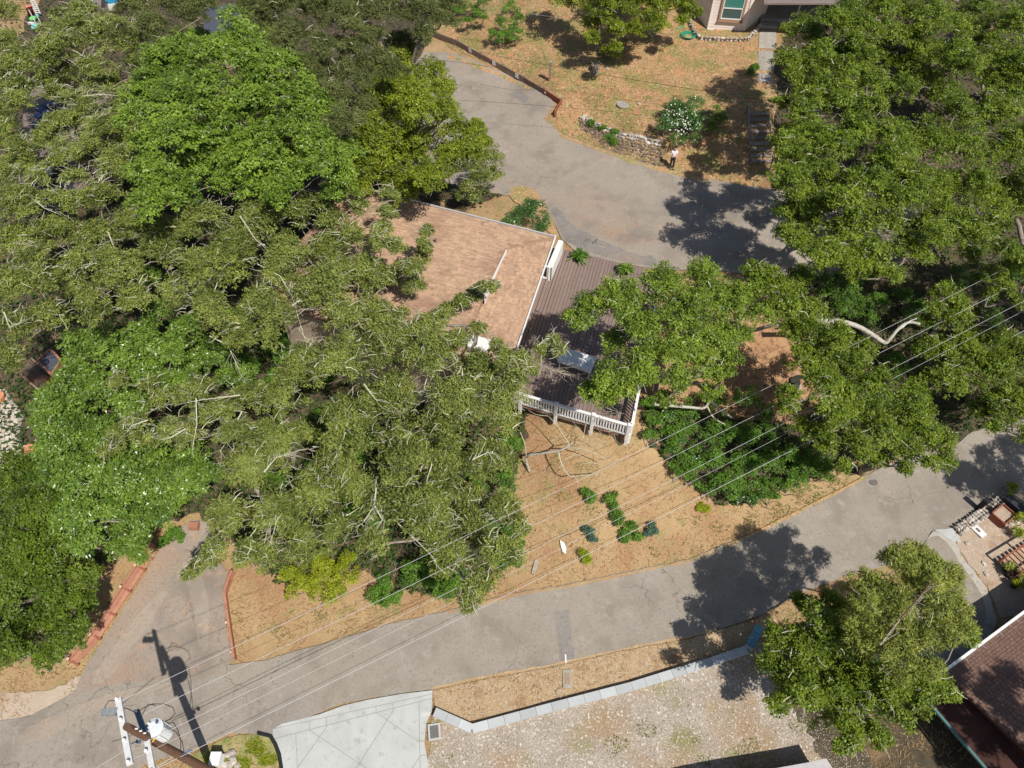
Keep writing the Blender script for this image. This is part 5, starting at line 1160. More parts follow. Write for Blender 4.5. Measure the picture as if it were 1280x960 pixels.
# path slabs and steps
pth = thing('garden_path', hit(960, 60), 'concrete slab path leading down from the porch steps', 'path')
for k, (a, b, c, d) in enumerate([((951,24),(972,25),(972,31),(950,30)), ((950,31.5),(972,32),(971,37),(950,36.5)), ((949,39),(970,40),(969,62),(948,61)), ((948,64),(969,65),(967,89),(947,88)), ((947,92),(965,93),(964,104),(946,103))]):
    w4 = [hit(*q) for q in (a, b, c, d)]; h_ = (.42, .26, .08, .06, .05)[k]; z = max(p.z for p in w4)
    mb = MB(); mb.plate([Vector((p.x, p.y, p.z+h_)) for p in w4], .25, .3+.15*(k % 3)); mb.build('slab' if k > 1 else 'step', M['old_concrete'], pth)
stp = thing('garden_steps', hit(950, 190), 'shaded timber steps climbing from the upper road to the cream house', 'steps')
for k in range(9):
    y = 203-k*7.4; a = hit(937-k*.3, y); b = hit(965-k*.5, y); z = (a.z+b.z)/2
    mb = MB(); mb.beam(Vector((a.x, a.y, z+.10)), Vector((b.x, b.y, z+.10)), .34, .10, t=(k*.29) % 1); mb.build('tread', M['tread'], stp)
for x0, y0, x1, y1 in ((936,175,936,128), (966,200,962,150)):
    a = hit(x0, y0, .9); b = hit(x1, y1, .9); mb = MB(); mb.beam(a, b, .06, .08); mb.build('handrail', M['old_concrete'], stp)
    for t in (0, .5, 1):
        q = a.lerp(b, t); mb = MB(); mb.beam((q.x, q.y, T(q.x, q.y)-.1), q, .08, .08, Vector((0, 1, 0))); mb.build('post', M['brownplank'], stp)
# rubble retaining wall
top = [(727,147),(740,152),(755,160),(768,164),(776,168),(790,170),(802,172),(818,177),(828,178)]
bot = [(726,158),(740,168),(752,179),(762,185),(776,190),(790,193),(804,199),(818,203),(830,205)]
rw = thing('rubble_wall', hit(775, 190), 'dry rubble stone retaining wall above the upper road', 'wall')
kk = 500; core = MB()
for i in range(len(top)-1):
    for s in np.linspace(0, 1, 4, endpoint=False):
        bx = (bot[i][0]+(bot[i+1][0]-bot[i][0])*s, bot[i][1]+(bot[i+1][1]-bot[i][1])*s); tx = (top[i][0]+(top[i+1][0]-top[i][0])*s, top[i][1]+(top[i+1][1]-top[i][1])*s)
        b = hit(*bx); t_ = hit(*tx); t_ = t_+UX*.1
        n = 7
        for j in range(n):
            p = b.lerp(t_, j/(n-1)); rj = random.Random(kk)
            o = put_stone(rw, p+Vector((rj.uniform(-.08, .08), -.05+rj.uniform(-.05, .05), 0)), rj.uniform(.62, 1.15) if j < n-1 else rj.uniform(.9, 1.35), kk, .9, SM if j >= n-2 else SB); kk += 1
mb = MB(); vs = []; fs = []
for i in range(len(top)): vs += [hit(*bot[i])-UX*.2+Vector((0, .12, 0)), hit(*top[i])+UX*.02+Vector((0, .12, 0)), hit(*top[i])+Vector((0, .5, -.3))]
for i in range(len(top)-1): fs += [(3*i, 3*i+3, 3*i+4, 3*i+1), (3*i+1, 3*i+4, 3*i+5, 3*i+2)]
mb.add(vs, fs); mb.build('core', M['mortar'], rw)
# yard things
def rocks(label, pts, s, grp='loose stones'):
    for i, (lb, x, y) in enumerate(pts):
        p = hit(x, y); o = put('loose_stone', SM[i % 14], None, p+UX*.05); o.scale = (s, s, s); o.rotation_euler = (0, 0, i*1.7); tag(o, lb, 'stone', grp)
rocks('', [('white stone at the left end of the rubble wall', 731, 145), ('pale stone in the straw right of the round lid', 799, 131), ('small stone beside the purple stump', 759, 87)], 1.0)
o = MB(); p = hit(779, 131); o.cyl(p, .50, .07, 22); o.cyl(p+UX*.07, .44, .02, 22); tag(o.build('concrete_lid', M['old_concrete'], None, org=p), 'round concrete lid in the straw above the rubble wall', 'lid')
p = hit(744, 90); st_ = MB(); r = random.Random(3)
st_.tube([p, p+Vector((.02, 0, .3)), p+Vector((0, .05, .55))], [.36, .28, .33], 9); 
for k in range(9): a = k*.7; st_.tube([p+UX*.3, p+Vector((math.cos(a)*.4, math.sin(a)*.4, .65+r.random()*.25))], [.06, .02], 4)
tag(st_.build('tree_stump', M['bark'], None, org=p), 'grey splintered tree stump in the straw yard', 'stump')
p = hit(687, 101); pb = thing('bollard_post', p, 'dark wooden post with pale cap behind the guardrail', 'post')
mb = MB(); mb.beam(p, p+UX*1.5, .17, .17, Vector((0, 1, 0))); mb.build('shaft', M['brownplank'], pb); mb = MB(); mb.box(p+UX*1.53, (.19, .19, .06)); mb.build('cap', M['old_concrete'], pb)
p = hit(860, 46); hr = thing('garden_hose', p, 'coiled green garden hose on the ground left of the bay window', 'hose')
mb = MB()
for k in range(5):
    rr_ = .30+.07*k; mb.tube([p+Vector((rr_*math.cos(a), rr_*math.sin(a), .05+.03*k)) for a in np.linspace(0, 6.2, 18)], .03, 5)
mb.build('coil', M['green_plastic'], hr)
mb = MB(); mb.tube([hit(x, y, g) for x, y, g in ((846,36,.05),(852,33,.1),(858,26,.3),(860,15,.6))], .05, 5); mb.build('hose_end', M['green_plastic'], hr)
# guardrail of planks on the upper road
gr = thing('plank_guardrail', hit(620, 85), 'weathered plank guardrail with reflectors along the upper road', 'guardrail')
gl = [(541,44),(572,56),(600,72),(628,87),(655,102),(680,117),(700,130)]
GW = [hit(x, y+2) for x, y in gl]
for i in range(len(GW)-1):
    a, b = GW[i], GW[i+1]
    for j, z in enumerate((.16, .40)):
        mb = MB(); mb.beam(a+UX*z, b.lerp(a, .004)+UX*z, .06, .225, t=((i*2+j)*.31) % 1); mb.build('plank', M['redplank' if i == len(GW)-2 else 'brownplank'], gr)
    mb = MB(); mb.beam(a.lerp(b, .5)+UX*.545, b+UX*.545, .16, .05, t=.8) if i < 0 else None
for i, q in enumerate(GW):
    mb = MB(); mb.beam(q+Vector((.04, .12, -.3)), q+Vector((.04, .12, .58)), .16, .16, Vector((0, 1, 0))); mb.build('post', M['brownplank'], gr)
for px, py in ((591,59),(621,74),(652,89),(687,110)):
    q = hit(px, py, .36); i = min(range(len(GW)-1), key=lambda k: ((GW[k]+GW[k+1])/2-q).length); d = (GW[i+1]-GW[i]).normalized(); n = Vector((d.y, -d.x, 0)); n = n if n.y < 0 else -n
    c = GW[i]+d*((q-GW[i]).dot(d)); mb = MB(); w_ = .34 if px != 687 else .14
    mb.box(Vector((c.x, c.y, GW[i].lerp(GW[i+1], .5).z+.31))+n*.055, (w_, .02, .34 if px != 687 else .12), (d, n, UX)); rfx = mb.build('reflector', M['white'], gr)
e0 = GW[-1]; e1 = hit(694, 146)
mb = MB(); mb.beam(e0+UX*.42+Vector((.12, 0, 0)), e1+UX*.45, .07, .26); mb.build('plank', M['redplank'], gr); mb = MB(); mb.beam(e1-UX*.2, e1+UX*.62, .15, .15, Vector((0, 1, 0))); mb.build('post', M['redplank'], gr)

# ---------------------------------------------------------------- red timber walls of the driveway
lw = thing('timber_wall', hit(138, 767), 'low red timber wall left of the driveway', 'wall')
lp = [(92,829),(120,797),(139,768),(158,738),(176,711),(186,696),(196,682)]
LW = [hit(x, y, .25) for x, y in lp]
for i in range(len(LW)-1):
    a, b = LW[i], LW[i+1]; d = (b-a).normalized(); n = Vector((-d.y, d.x, 0)); n = n if n.x < 0 else -n    # n points away from the drive (left)
    up = (UX*.92-n*.38).normalized()
    for j in range(2):
        off = n*(-.10+.20*j)+UX*(.06*j); mb = MB(); mb.beam(a.lerp(b, .01)+off, a.lerp(b, .99)+off, .195, .055, up, t=((i*2+j)*.43) % 1); mb.build('plank', M['redwood'], lw)
    mb = MB(); mb.beam(a+n*.24+UX*.13, b+n*.24+UX*.13, .05, .14, t=.9); mb.build('top_rail', M['redwood'], lw)
    for e_, s in ((.0, 1),):
        q = a+d*.03; mb = MB(); mb.beam(q-n*.26-UX*.03, q+n*.10+UX*.05, .10, .12); mb.build('cleat', M['redplank'], lw)
    q = a+n*.24; mb = MB(); mb.beam(q-UX*.5, q+UX*.26, .12, .12, Vector((0, 1, 0))); ps = mb.build('post', M['redwood'], lw)
    mb = MB(); mb.box(q+UX*.275, (.12, .12, .03)); mb.build('post_cap', M['plank_end'], ps)
rwl = thing('timber_fence', hit(285, 770), 'thin red timber fence right of the driveway', 'fence')
rp = [(293,823),(288,790),(284,762),(281,740),(287,722),(291,714)]
RW = [hit(x, y, .35) for x, y in rp]
for i in range(len(RW)-1):
    a, b = RW[i], RW[i+1]
    for j in range(2):
        mb = MB(); mb.beam(a-UX*(.24*j), b.lerp(a, .01)-UX*(.24*j), .06, .22, t=(i*.41) % 1); mb.build('plank', M['redwood'], rwl)
    mb = MB(); mb.beam(a+UX*.13, b.lerp(a, .01)+UX*.13, .13, .035, t=.6); mb.build('cap_board', M['redwood'], rwl)
for x, y in ((289,815),(283,778),(280,740)):
    q = hit(x, y, .38); mb = MB(); mb.beam(q-UX*.7, q, .12, .12, Vector((0, 1, 0))); ps = mb.build('post', M['redwood'], rwl); mb = MB(); mb.box(q+UX*.015, (.12, .12, .03)); mb.build('post_cap', M['plank_end'], ps)
p = hit(243, 658, .2); mb = MB(); mb.box(p, (.5, .35, .4)); tag(mb.build('planter_box', M['redwood'], None, org=p), 'small red timber box at the head of the driveway', 'planter')

# ---------------------------------------------------------------- concrete block wall between verge and gravel
bw_ = thing('block_wall', hit(740, 868), 'low pale concrete block wall along the gravel lot', 'wall')
bl = [(543,890),(590,911),(690,884),(790,858),(890,827),(934,812)]
BW = [hit(x, y, .28) for x, y in bl]
kb = 0
for i in range(len(BW)-1):
    a, b = BW[i], BW[i+1]; n = max(1, round((b-a).length/.74)); d = (b-a).normalized()
    for j in range(n):
        p0 = a.lerp(b, j/n)+d*.006; p1 = a.lerp(b, (j+1)/n)-d*.006; rj = random.Random(kb*7+1)
        mb = MB(); mb.beam(p0, p1, .40, .10, t=rj.random()); mb.build('cap_block', M['block'], bw_)
        q0_, q1_ = p0-UX*.33, p1-UX*.33; mb = MB(); mb.beam(q0_, q1_, .32, .50, t=rj.random()); mb.build('block', M['block'], bw_); kb += 1
M['shadeblock'] = mat('shade_tinted_block', (.12, .26, .33), (.17, .33, .4), 5, tint=(.8, 1.15))  # bluish shade on the wall end, put into the block colour
a = hit(937, 808, .5); b = hit(950, 783, .5)
for j in range(3):
    mb = MB(); mb.beam(a.lerp(b, j/3), a.lerp(b, (j+1)/3-.01), .42, .12, t=j*.4); mb.build('cap_block', M['shadeblock'], bw_)
mb = MB(); mb.beam(a-UX*.4, b-UX*.4, .34, .66); mb.build('end_block', M['block'], bw_)
# utility lids
def lid(px, py, sx, sy, ang_, ring, inner, label, round_=False, h=.05, isx=.5, isy=.5):
    p = hit(px, py, .06); t = thing('utility_cover', p, label, 'cover'); A = R(ang_); X = Vector((math.cos(A), math.sin(A), 0)); Y = Vector((-math.sin(A), math.cos(A), 0)); mb = MB()
    if round_:
        mb.cyl(p, sx, h, 24); mb.build('rim', M[ring], t); mb = MB(); mb.cyl(p+UX*(h+.003), sx*.86, .012, 24)
    else:
        mb.box(p+UX*h/2, (sx, sy, h), (X, Y, UX)); mb.build('rim', M[ring], t); mb = MB(); mb.box(p+UX*(h+.006), (sx*isx, sy*isy, .012), (X, Y, UX))
    mb.build('lid', M[inner], t); return t
M['rustlid'] = mat('rust_lid', (.3, .2, .13), (.4, .27, .19), 12)
lid(709, 849, .42, .85, -3, 'old_concrete', 'rustlid', 'rectangular meter box with rusty centre on the dry verge', isx=.55, isy=.6)
lid(700, 866, .20, 0, 0, 'old_concrete', 'verge', 'small round cover ring beside the block wall', True, .04)
lid(543, 915, .58, .72, 8, 'concrete', 'iron', 'dark drain grate in a pale frame beside the apron', isx=.68, isy=.75)
lid(1091, 602, .26, 0, 0, 'iron', 'iron', 'round iron manhole in the lower road near the bank', True, .015)
lid(1222, 663, .42, .85, 30, 'white', 'iron', 'white framed meter box in the bare garden', isx=.35, isy=.3)
p = hit(707, 824); mb = MB(); mb.box(p+UX*.085, (.07, .42, .012)); tag(mb.build('paint_mark', M['white'], None, org=p), 'short white paint dash on the lower road edge', 'mark')
p = hit(668, 707, .08); mb = MB(); mb.beam(hit(671, 700, .08), hit(667, 717, .08), .22, .06); tag(mb.build('wood_plank', M['drytwig'], None, org=p), 'grey plank lying in the straw near the road', 'plank')
p = hit(703, 683, .15); mb = MB(); pts = [hit(x, y, .15) for x, y in ((700,675),(705,678),(708,686),(707,693),(703,689),(701,682))]; mb.plate(pts, .05); tag(mb.build('white_sheet', M['white'], None, org=p), 'small white torn sheet lying on the straw bank', 'litter')
# black drain pipe edging beside the apron
mb = MB(); mb.tube([hit(x, y, .08) for x, y in ((322,916),(338,920),(344,930),(349,943),(352,962),(352,990))], .09, 7); tag(mb.build('drain_pipe', M['black'], None, org=hit(344, 930)), 'black drain pipe along the left edge of the apron', 'pipe')
# white service cabinet and cobbles
p = hit(275, 952); cb = thing('service_cabinet', p, 'white metal service cabinet on the grass beside the utility pole', 'cabinet')
mb = MB(); mb.box(p+UX*.32, (.42, .5, .7)); mb.build('body', M['white'], cb); mb = MB(); mb.box(p+UX*.70, (.47, .55, .05)); mb.build('lid', M['white'], cb)
for i, (x, y) in enumerate(((284,944),(291,948),(287,956),(293,953),(281,957),(290,941),(297,957))):
    o = put('cobble', SM[(i*5) % 14], None, hit(x, y, .08)); o.scale = (1.0+.1*(i % 3),)*3; tag(o, ['pale cobble nearest the white cabinet', 'pale cobble at the right of the cobble heap', 'low cobble in the middle of the heap beside the cabinet', 'rightmost lower cobble beside the white cabinet', 'cobble at the foot of the white cabinet', 'uppermost cobble of the heap beside the cabinet', 'outlying cobble furthest right of the white cabinet'][i], 'stone', 'cobbles beside the white cabinet')
# ---------------------------------------------------------------- garden on the right
gw = thing('rubble_wall', hit(1220, 645), 'short rubble stone wall between the lower road and bare garden', 'wall')
kk = 2000
for (x0, y0, x1, y1) in ((1194,667,1231,641), (1236,638,1256,622)):
    a = hit(x0, y0); b = hit(x1, y1); d = (b-a).normalized(); n_ = Vector((-d.y, d.x, 0)); n = max(2, int((b-a).length/.21))
    for j in range(n):
        for s in (-.17, .04, .2):
            for lv in (.08, .3): 
                q = a.lerp(b, (j+.5)/n)+n_*s; put_stone(gw, Vector((q.x, q.y, T(q.x, q.y)+lv)), .68, kk, .9); kk += 1
p = hit(1240, 640); pb2 = thing('planter_box', p, 'open red wooden planter box behind the rubble garden wall', 'planter'); X = (hit(1256,622)-hit(1236,638)); X.z = 0; X.normalize(); Y = Vector((-X.y, X.x, 0)); Y = Y if Y.y < 0 else -Y
p = p+Y*.45
for (cx_, cy_, sx, sy) in ((0, .4, 1.0, .06), (0, -.4, 1.0, .06), (-.5, 0, .06, .74), (.5, 0, .06, .74)):
    mb = MB(); mb.box(p+X*cx_+Y*cy_+UX*.28, (sx, sy, .5), (X, Y, UX)); mb.build('side_board', M['redplank'], pb2)
mb = MB(); mb.box(p+UX*.38, (.92, .72, .05), (X, Y, UX)); mb.build('soil', M['garden'], pb2)
q = p+X*.95; mb = MB(); mb.box(q+UX*.35, (.42, 1.1, .7), (X, Y, UX)); tag(mb.build('waste_bin', M['darkbox'], None, org=q), 'dark long bin beside the red planter box', 'bin')
q = p-X*.55-Y*1.0; mb = MB(); mb.box(q+UX*.55, (.32, .28, 1.1), (X, Y, UX)); tag(mb.build('mail_box', M['black'], None, org=q), 'black letter box standing at the gap of the garden wall', 'letter box')
stt = thing('wooden_stairs', hit(1275, 700), 'brown wooden stairs with handrail at the right edge', 'stairs')
a = hit(1257, 696, .9); b = hit(1300, 668, .9); d = (b-a); d.z = 0; d.normalize(); n = Vector((d.y, -d.x, 0)); n = n if n.y < 0 else -n
for k in range(10):
    q = a+d*(.14+.28*k)+n*.45-UX*.45; mb = MB(); mb.beam(q-n*.42, q+n*.42, .2, .06, t=(k*.37) % 1); mb.build('tread', M['shingle_tan'], stt)
for s in (0, .95):
    mb = MB(); mb.beam(a+n*s, a+n*s+d*3.2, .07, .09); mb.build('handrail', M['redplank'], stt)
for s in (0, .95):
    for k in range(3): q = a+n*s+d*(1.5*k); mb = MB(); mb.beam((q.x, q.y, T(q.x, q.y)-.1), q, .08, .08, Vector((0, 1, 0))); mb.build('post', M['redplank'], stt)
M['darkpurple'] = leaf_mat('dark_red_leaf', (.03, .01, .012), (.07, .025, .025))
for i, (x, y, m) in enumerate(((1256,713,'lf_pine'),(1260,721,'darkpurple'),(1268,722,'lf_pine'),(1266,733,'lf_yellow'))):
    q = hit(x, y); t = thing('potted_plant', q, ['small potted shrub nearest the wooden stairs', 'dark red leaved potted shrub by the wooden stairs', 'olive potted shrub right of the dark red one', 'yellow green potted shrub nearest the shaded driveway'][i], 'plant', 'pots by the wooden stairs')
    mb = MB(); mb.cyl(q, .14, .28, 10, r2=.19); mb.build('pot', M['black'], t)
    co, tn, _ = leaves_mesh('x', np.array([np.array(q+UX*.45)]), np.array([[.3, .3, .26]]), dict(KIND['shrub'], puffs=5), np.random.default_rng(i)); put('leaves', raw_mesh('leaves', co-np.array(q), np.arange(len(co)), np.full(len(co)//3, 3), M[m], tn), t)
rocks('', [('white stone at the inner corner of the garden wall', 1209, 680), ('large pale rock beside the side driveway', 1229, 705), ('pale rock by the corner bush of the garden', 1263, 655), ('flat stone at the edge of the side driveway', 1232, 718), ('grey stone near the right end bush', 1271, 652)], .9, 'stones in the bare garden')

def PQ(x, y, z): return P(x, y, z*.9)
# ---------------------------------------------------------------- utility pole
pb_ = P(268, 967, 0); pb_.z = T(pb_.x, pb_.y); ptop = P(160, 908, 9.2); ptop = Vector((pb_.x, pb_.y, 9.2))
up_ = thing('utility_pole', pb_, 'brown wooden utility pole with crossarms and transformer in the lower left', 'utility pole')
mb = MB(); mb.tube([pb_-UX*.5, pb_+UX*3, ptop], [.19, .175, .13], 18); mb.build('pole_shaft', M['pole'], up_, smooth=False)
def arm(pxa, pxb, z, name, m, w_=.13, h_=.15):
    a = PQ(*pxa, z); b = PQ(*pxb, z); mb = MB(); mb.beam(a, b, w_, h_); o = mb.build(name, M[m], up_); return a, b, o
a1, b1, o1 = arm((148,873), (163,956), 9.95, 'crossarm', 'arm', .20, .13)
a2, b2, o2 = arm((184,925), (192,968), 8.3, 'crossarm', 'arm', .19, .12)
a3, b3, o3 = arm((171,888), (182,919), 8.35, 'crossarm', 'bracket', .17, .15)
for aa, bb_, oo, n in ((a1, b1, o1, 4), (a3, b2, o2, 4)):
    for k in range(n):
        q = aa.lerp(bb_, .03+.94*k/(n-1)); mb = MB(); mb.cyl(q+UX*.08, .045, .1, 8); mb.cyl(q+UX*.18, .07, .05, 8, r2=.05); mb.build('insulator', M['white'], oo)
tc_ = PQ(194, 911, 8.1); tr_ = Vector((tc_.x, tc_.y, 6.4)); mb = MB(); mb.cyl(tr_, .31, .98, 20); mb.cyl(tr_+UX*.98, .34, .05, 20); mb.cyl(tr_+UX*1.03, .33, .05, 20, r2=.22); tf = mb.build('transformer', M['transformer'], up_)
for k in range(3):
    a = 1.0+k*1.5; mb = MB(); q = tr_+Vector((math.cos(a)*.2, math.sin(a)*.2, 1.03)); mb.cyl(q, .035, .2, 8); mb.cyl(q+UX*.1, .055, .03, 8); mb.build('bushing', M['white' if k else 'bracket'], tf)
for k in range(7):
    a = k*.9; mb = MB(); c = tr_+Vector((math.cos(a)*.335, math.sin(a)*.335, .5)); mb.box(c, (.03, .09, .8), (Vector((math.cos(a), math.sin(a), 0)), Vector((-math.sin(a), math.cos(a), 0)), UX)); mb.build('cooling_fin', M['transformer'], tf)
mb = MB(); mb.beam(tr_+UX*.7, Vector((pb_.x, pb_.y, 7.07)), .1, .12); mb.build('mount_bracket', M['steel'], up_)
q = PQ(137, 890, 10.0); mb = MB(); mb.box(q, (.52, .24, .14)); lamp = mb.build('lamp_head', M['lamp_grey'], up_)
for k in range(5): mb = MB(); mb.box(q+Vector((-.2+.1*k, 0, .08)), (.03, .22, .03)); mb.build('louvre', M['steel'], lamp)
mb = MB(); mb.tube([q+Vector((.2, 0, 0)), a1.lerp(b1, .2)], .025, 6); mb.build('lamp_arm', M['steel'], up_)
mb = MB(); z = PQ(185, 925, 8.0); mb.tube([Vector((pb_.x, pb_.y, 7.2))+Vector((.15*math.cos(a), .15*math.sin(a), .02*math.sin(a))) for a in np.linspace(3, 7.2, 12)], .03, 5); mb.build('warning_band', M['yellow'], up_)
for k, (x, y, z) in enumerate(((173,927,8.6),(199,915,7.6),(208,905,7.4),(232,943,4.7),(238,939,4.8))):
    q = PQ(x, y, z); mb = MB(); mb.box(q, (.12, .10, .16)); mb.tube([q+Vector((-.05, 0, .05)), q+Vector((-.22, -.12, .14))], .02, 5); mb.build('fuse_cutout', M['bracket' if k % 2 == 0 else 'black'], up_)
for k, (x, y, z) in enumerate(((186,912,9.7),(190,913,9.5),(196,925,8.9))):
    d_ = Vector((pb_.x, pb_.y, 8.8-.35*k)); mb = MB(); mb.tube([d_, d_+Vector((.22, .02, 0))], .03, 6); mb.build('bolt', M['white'], up_)
for pts in [[(172,890,8.5),(178,886,8.5),(190,880,8.3),(205,880,8.0),(216,884,7.8),(219,892,7.6),(212,899,7.5),(203,903,7.6)], [(205,905,7.6),(217,903,7.2),(222,912,6.6),(226,925,5.6),(226,938,4.8)],
            [(149,875,9.9),(136,876,9.8),(131,884,9.8),(133,889,9.9)], [(152,884,9.9),(160,886,9.5),(168,890,9.0),(172,893,8.5)], [(205,911,7.3),(212,909,6.8),(220,915,6.2),(228,928,5.2),(230,940,4.8)], [(178,893,8.4),(185,880,8.8),(195,882,8.6)]]:
    mb = MB(); mb.tube([PQ(*q) for q in pts], .016, 5); mb.build('jumper_wire', M['dark_wire'], up_)

def cable(name, label, pts, z0, z1, sag, r, m, grp='overhead wires', cat='wire'):
    """pts photo points; heights along a sagging line"""
    k = len(pts); L = [0]
    for i in range(1, k): L.append(L[-1]+math.hypot(pts[i][0]-pts[i-1][0], pts[i][1]-pts[i-1][1]))
    tt = np.array(L)/L[-1]; X = np.array([p[0] for p in pts], float); Y = np.array([p[1] for p in pts], float)
    cxp = np.polyfit(tt, X, 2 if k > 3 else 1); cyp = np.polyfit(tt, Y, 2 if k > 3 else 1)
    w_ = []
    for t in np.linspace(0, 1, 40): w_.append(P(np.polyval(cxp, t), np.polyval(cyp, t), z0+(z1-z0)*t-4*sag*t*(1-t)))
    mb = MB(); mb.tube(w_, r, 6); o = mb.build(name, M[m], None, org=w_[0]); tag(o, label, cat, grp); return o
cable('power_line', 'uppermost bright wire running from the top crossarm to the right', [(150,873),(188,858),(225,842),(320,800),(457,731),(640,641),(765,580),(830,549),(960,485),(1077,425),(1140,392),(1240,342),(1420,255)], 9.1, 9.6, 1.4, .009, 'wire')
cable('power_line', 'second bright wire from the top with a loop at the transformer', [(180,891),(227,870),(320,826),(455,760),(537,720),(640,671),(752,614),(900,542),(960,512),(1103,439),(1154,413),(1218,380),(1242,368),(1430,275)], 7.7, 9.2, 1.3, .0095, 'wire')
cable('power_line', 'third bright wire from the top crossing the straw bank', [(163,938),(221,907),(320,860),(365,837),(575,734),(640,701),(852,594),(940,550),(1137,449),(1197,418),(1250,391),(1430,300)], 7.6, 9.0, 1.4, .0095, 'wire')
cable('power_line', 'thin fourth wire from the top crossing the pole shaft', [(160,953),(200,932),(320,874),(477,797),(585,744),(715,679),(855,605),(942,564),(1137,463),(1242,408),(1279,388),(1440,305)], 6.9, 8.2, 1.2, .0075, 'wire')
cable('telephone_cable', 'thick lowest cable bundle crossing the apron and bank', [(197,959),(265,927),(320,900),(449,837),(640,741),(680,719),(810,654),(872,622),(960,579),(1127,493),(1217,447),(1279,413),(1440,330)], 4.4, 6.6, .6, .0125, 'wire')
cable('telephone_cable', 'thin dark companion cable just above the lowest bundle', [(226,940),(270,922),(320,893),(449,830),(640,736),(810,650),(872,619),(960,576),(1130,489),(1160,478),(1279,420),(1440,337)], 4.5, 6.5, .6, .008, 'dark_wire')
cable('power_line', 'wire leaving the pole towards the lower left corner', [(226,940),(190,962),(150,985),(100,1012)], 4.3, 5.5, .1, .014, 'wire')
cable('power_line', 'slack wire from the top crossarm down to the lower left', [(156,938),(140,948),(125,957),(90,980)], 7.6, 6.3, .1, .014, 'wire')
cable('overhead_line', 'thin grey service wire crossing the small tree at the top edge', [(660,16),(750,31),(850,45)], 9.8, 10.5, .1, .016, 'steel', 'service wires')
cable('overhead_line', 'thin dark line sagging over the upper yard', [(620,72),(690,77),(760,97),(850,110),(950,124),(990,130)], 9, 9.6, .1, .014, 'dark_wire', 'service wires')  # from here on, thin dark tubes hung above yard and road
cable('overhead_line', 'thin dark line over the bend of the upper road', [(500,72),(540,75),(590,79),(610,84)], 8, 8.2, .05, .012, 'dark_wire', 'service wires')
cable('overhead_line', 'faint dark line across the middle of the upper road', [(575,125),(650,131),(700,133),(840,148)], 8, 8.6, .05, .010, 'dark_wire', 'service wires')

# ---------------------------------------------------------------- left block: spa, patio, houses glimpsed between the trees
za = hit(60, 455).z+2.2
sq = [P(63, 436, za), P(76, 450, za), P(64, 468, za), P(47, 451, za)]
spa = thing('spa_tub', Vector((*((sq[0]+sq[2])/2)[:2], za-.9)), 'spa tub with a dark cover and red timber edge at the left', 'spa')
mb = MB(); mb.prism([(p.x, p.y) for p in sq], za-.9, za-.1); mb.build('tub', M['redwood'], spa); mb = MB(); mb.prism(inset([(p.x, p.y) for p in sq], .08), za-.1, za); mb.build('cover', M['slate'], spa)
for i in range(4): mb = MB(); mb.beam(sq[i]-UX*.02, sq[(i+1) % 4]-UX*.02, .10, .10); mb.build('edge_board', M['redwood'], spa)
s2 = [P(38, 448, za-1), P(80, 486, za-1), P(60, 500, za-1), P(25, 470, za-1)]
sd_ = thing('spa_deck', s2[0], 'small brown board deck below the spa tub', 'deck')
for k in range(9):
    a = s2[0].lerp(s2[3], k/9); b = s2[1].lerp(s2[2], k/9); mb = MB(); mb.beam(a, b, .17, .04, t=k*.3 % 1); mb.build('deck_board', M['brownplank'], sd_)
pt = patch('stone_patio', [(-40,478),(8,488),(18,505),(30,520),(24,545),(32,560),(42,572),(36,585),(20,590),(-40,600)], .05, M['mortar'], .5, 40, label='stone paved patio at the left edge')
pv = []
for i in range(9):
    for j in range(11):
        c = (-30+i*8.2+(j % 2)*4, 492+j*9.2)
        q = [(c[0]-3.8, c[1]-4.3), (c[0]+3.8, c[1]-4.1), (c[0]+3.7, c[1]+4.2), (c[0]-3.9, c[1]+4.0)]
        if inpoly(np.array([c]), np.array([(-40,478),(6,488),(16,505),(26,520),(20,545),(28,560),(38,572),(32,583),(20,588),(-40,600)]))[0]:
            mb = MB(); w4 = [hit(x+random.uniform(-.5, .5), y+random.uniform(-.5, .5)) for x, y in q]; mb.plate([p+UX*.10 for p in w4], .05, random.random()); mb.build('paver', M['paver'], pt)
mb = MB(); p = hit(25, 568, .2); mb.tube([hit(20, 578, .2), hit(31, 557, .25)], .045, 7); tag(mb.build('drain_pipe', M['white'], None, org=p), 'white pipe lying on the stone patio', 'pipe')
for (x, y, lb) in ((2, 500, 'terracotta planter at the left edge of the patio'), (40, 566, 'terracotta pot at the patio corner')):
    p = hit(x, y); mb = MB(); mb.cyl(p, .25, .4, 14, r2=.34); tag(mb.build('flower_pot', M['orange_pot'], None, org=p), lb, 'pot', 'terracotta pots on the patio')
# taupe roofed house under the upper left oaks
zr = hit(100, 150).z+3.2
tr4 = [P(28, 108, zr), P(165, 100, zr+.2), P(158, 172, zr), P(30, 200, zr-.2)]
th_ = thing('taupe_roofed_house', Vector((*P(90, 150, zr)[:2], zr-3.2)), 'taupe roofed house glimpsed under the upper left oaks', 'house')
for k in range(10):
    a = tr4[0].lerp(tr4[3], k/10); b = tr4[1].lerp(tr4[2], k/10); c = tr4[1].lerp(tr4[2], (k+1)/10-.004); d = tr4[0].lerp(tr4[3], (k+1)/10-.004)
    mb = MB(); mb.plate([a, b, c, d], .08, (k*.37) % 1); mb.build('roof_strip', M['roof_taupe'], th_)
mb = MB(); mb.prism(inset([(p.x, p.y) for p in tr4], .6), zr-4, zr-.4); mb.build('wall', M['roof_taupe'], th_)
mb = MB(); mb.beam(P(74, 140, zr+.12), P(96, 128, zr+.12), .10, .06); mb.build('ridge_strip', M['white'], th_)
sol = thing('solar_array', P(52, 150, zr+.1), 'dark blue solar panels with white frame on the taupe roof', 'solar panel')
